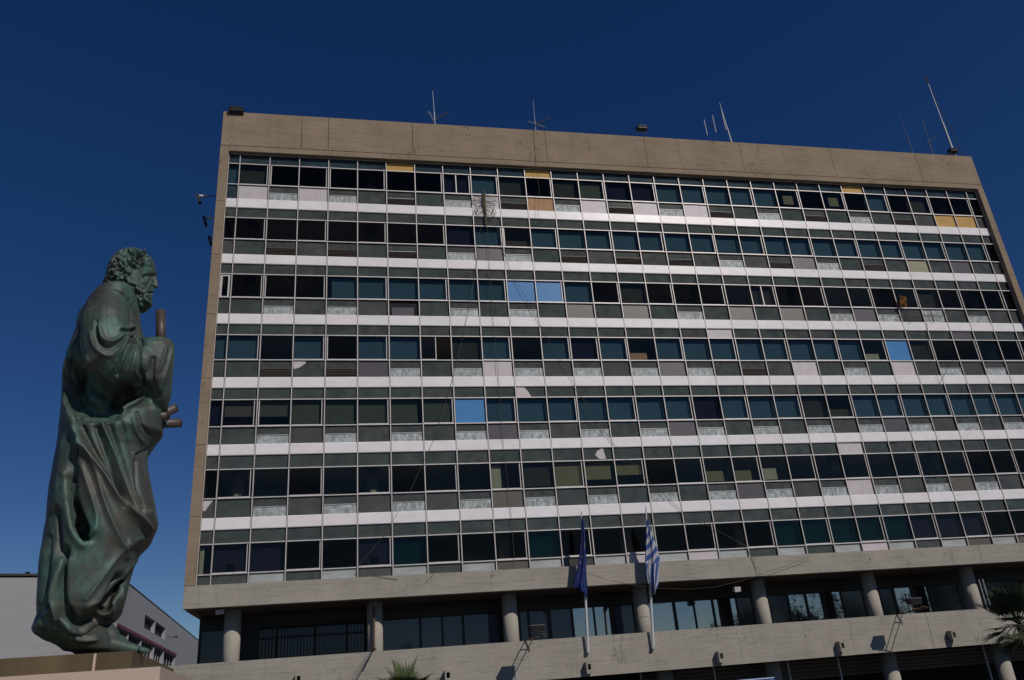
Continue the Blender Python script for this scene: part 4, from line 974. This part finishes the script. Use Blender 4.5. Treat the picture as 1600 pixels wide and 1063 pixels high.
relax(1, .4); relax_box(86, 130, 594, 668, 22); relax_box(78, 124, 700, 790, 16); relax_box(70, 100, 780, 850, 14); relax_box(215, 262, 610, 650, 10); relax_box(108, 182, 944, 992, 16)
# face, beard and hair
rl = random.Random(11); head = []
head += [([(227, 431), (233, 430), (238, 433)], 1.9, -.03), ([(230.5, 431.5), (235, 431.5)], 1.1, .014), ([(222, 427), (226, 434)], 2, -.012),
         ([(238, 447.5), (241.5, 449)], 1.2, -.012), ([(231, 453.5), (241, 454.5)], 1.4, .014), ([(232, 457.6), (241, 458.2)], 1.3, -.026), ([(234, 461), (240, 461)], 1.5, .012),
         ([(236, 438), (232, 444), (230, 450)], 1.6, -.010), ([(224, 440), (229, 441)], 3, .008), ([(210, 408), (220, 404)], 3, -.006), ([(224, 412), (238, 413)], 1.5, .006), ([(226, 417), (240, 418)], 1.2, -.006)]
for k in range(230):                                   # locks fall from the crown in short S curves
    a = rl.uniform(0, 1); b = rl.uniform(0, 1)
    x = 166 + a * 72; y = 390 + b * 62
    if x > 236 - max(0, y - 400) * 1.5 and x > 200: continue
    if (x - 203) ** 2 / 40 ** 2 + (y - 424) ** 2 / 36 ** 2 > 1.1: continue
    dx, dy = x - 196, y - 386; L_ = math.hypot(dx, dy) + 1e-6; ux, uy = dx / L_, dy / L_; s = rl.choice((-1, 1)) * 2.4; q = rl.uniform(4, 7)
    up_ = rl.random() < .6
    head.append(([(x - ux * q, y - uy * q), (x - uy * s, y + ux * s), (x + ux * q + uy * s, y + uy * q - ux * s)], rl.uniform(1.5, 2.1) if up_ else 1.3, rl.uniform(.010, .018) if up_ else -rl.uniform(.012, .020)))
for k in range(150):
    x = rl.uniform(189, 239); y = rl.uniform(428, 486)
    if y < 438 + (x - 196) * .45 or y > 454 + (x - 188) * .88: continue
    q = rl.uniform(-.6, .9); ux, uy = .5 + .3 * q, .8; up_ = rl.random() < .55
    head.append(([(x - ux * 3.4, y - uy * 3.4), (x + 1.8, y), (x + ux * 3.4, y + uy * 3.4)], 1.6 if up_ else 1.2, rl.uniform(.008, .014) if up_ else -rl.uniform(.010, .016)))
head += [([(214, 399), (207, 412), (203, 428)], 1.8, .015), ([(196, 430), (203, 441), (218, 447), (229, 452)], 1.5, .008), ([(188, 425), (182, 436), (186, 446)], 3, -.02)]
hc = st(207, 438); hm = ((np.linalg.norm(co - hc, axis=1) < .33) & (np.abs((co - hc) @ dh) < .19)).astype(float)
sculpt(head, False, hm); relax(1, .3)
# far side: simple hanging folds so the figure holds up all round
nrm = vnormals(); wv = -((co - st(150, 800)) @ dh); sv_ = (co - st(150, 800)) @ sh
back = np.clip(-wv * 4, 0, 1) * np.clip((4.25 - co[:, 2]) * 2, 0, 1)
co = co + nrm * (back * .022 * np.sin(sv_ * 26 + 1.7 * np.sin(co[:, 2] * 2.3) + co[:, 2] * 1.2))[:, None]
nrm = vnormals()
hammer = (np.sin(co[:, 0] * 63 + np.sin(co[:, 2] * 37) * 2) * np.sin(co[:, 2] * 51 + np.sin(co[:, 0] * 45 + co[:, 1] * 41) * 2)) * .0005
co = co + nrm * hammer[:, None]
co[:, 2] = np.maximum(co[:, 2], 2.046)
vnormals()
me.polygons.foreach_set('use_smooth', [True] * len(me.polygons))

def bronze():
    m = bpy.data.materials.new('patinated_bronze'); m.use_nodes = True; nt = m.node_tree; b = nt.nodes['Principled BSDF']; N = nt.nodes.new; L = nt.links.new
    b.inputs['Metallic'].default_value = .15; b.inputs['Roughness'].default_value = .56
    g = N('ShaderNodeNewGeometry')
    def noise(s, st_=(1, 1, 1), d=8):
        mp = N('ShaderNodeMapping'); mp.inputs['Scale'].default_value = st_; L(g.outputs['Position'], mp.inputs['Vector'])
        n = N('ShaderNodeTexNoise'); n.inputs['Scale'].default_value = s; n.inputs['Detail'].default_value = d; n.inputs['Roughness'].default_value = .65; L(mp.outputs[0], n.inputs['Vector']); return n
    n1 = noise(2.6, (1, 1, .55)); n2 = noise(14, (1, 1, .5)); n3 = noise(5, (1, 1, .3))
    add = N('ShaderNodeMath'); add.operation = 'MULTIPLY_ADD'; add.inputs[1].default_value = .35; L(n2.outputs[0], add.inputs[0]); L(n1.outputs[0], add.inputs[2])
    r = N('ShaderNodeValToRGB'); r.color_ramp.elements[0].position = .58; r.color_ramp.elements[1].position = .86
    r.color_ramp.elements[0].color = (.064, .062, .053, 1); r.color_ramp.elements[1].color = (.08, .20, .16, 1)
    e_ = r.color_ramp.elements.new(.70); e_.color = (.055, .086, .071, 1); L(add.outputs[0], r.inputs[0])
    r2 = N('ShaderNodeValToRGB'); r2.color_ramp.elements[0].position = .3; r2.color_ramp.elements[1].position = .65
    r2.color_ramp.elements[0].color = (.72, .72, .72, 1); r2.color_ramp.elements[1].color = (1.15, 1.13, 1.1, 1); L(n3.outputs[0], r2.inputs[0])
    x = N('ShaderNodeMix'); x.data_type = 'RGBA'; x.blend_type = 'MULTIPLY'; x.inputs['Factor'].default_value = 1; L(r.outputs[0], x.inputs['A']); L(r2.outputs[0], x.inputs['B'])
    pr_ = N('ShaderNodeValToRGB'); pr_.color_ramp.elements[0].position = .515; pr_.color_ramp.elements[1].position = .58
    L(g.outputs['Pointiness'], pr_.inputs[0]); pm = N('ShaderNodeMath'); pm.operation = 'MULTIPLY'; L(pr_.outputs[0], pm.inputs[0]); L(n3.outputs[0], pm.inputs[1])
    y = N('ShaderNodeMix'); y.data_type = 'RGBA'; L(pm.outputs[0], y.inputs['Factor']); L(x.outputs['Result'], y.inputs['A']); y.inputs['B'].default_value = (.10, .165, .14, 1)
    L(y.outputs['Result'], b.inputs['Base Color'])
    bp = N('ShaderNodeBump'); bp.inputs['Distance'].default_value = .006; L(n2.outputs[0], bp.inputs['Height']); L(bp.outputs[0], b.inputs['Normal'])
    return m
BRZ = bronze(); me.materials.clear(); me.materials.append(BRZ); me.name = 'figure'
fig = bpy.data.objects.new('figure', me); SC.collection.objects.link(fig); fig.parent = ST; fig.location = tuple(-root_loc(ST))
BRZ2 = mat('brown_bronze', (.085, .066, .055), .5, .25, var=.2, vscale=8)
def hollow(a, b, r, name):               # an open roll: outer wall, inner wall, rim
    a, b = np.array(a), np.array(b); m = MB(); m.tube([a, b], r, BRZ2, 24, cap=False); m.tube([b, a + (b - a) * .4], r * .72, BRZ2, 24, cap=False)
    n0, n1 = 24, 48
    for j in range(24): m.f.append((24 + j, 24 + (j + 1) % 24, 48 + (24 - 0 + (j + 1)) % 24 if False else 48 + (j + 1) % 24, 48 + j)) ; m.m.append(0)
    return m.build(name, ST, True)
MB().tube([st(251.5, 548, .14), st(251, 486, .14)], 7.4 * PXM, BRZ2, 24).build('upright_scroll', ST, True)
hollow(st(236, 655, .02), st(276, 637, .10), 6.8 * PXM, 'rolled_scroll')
hollow(st(232, 652, .12), st(262, 650, .2), 6.2 * PXM, 'rolled_scroll')
hollow(st(240, 663, .03), st(283, 661, .10), 6.8 * PXM, 'rolled_scroll')
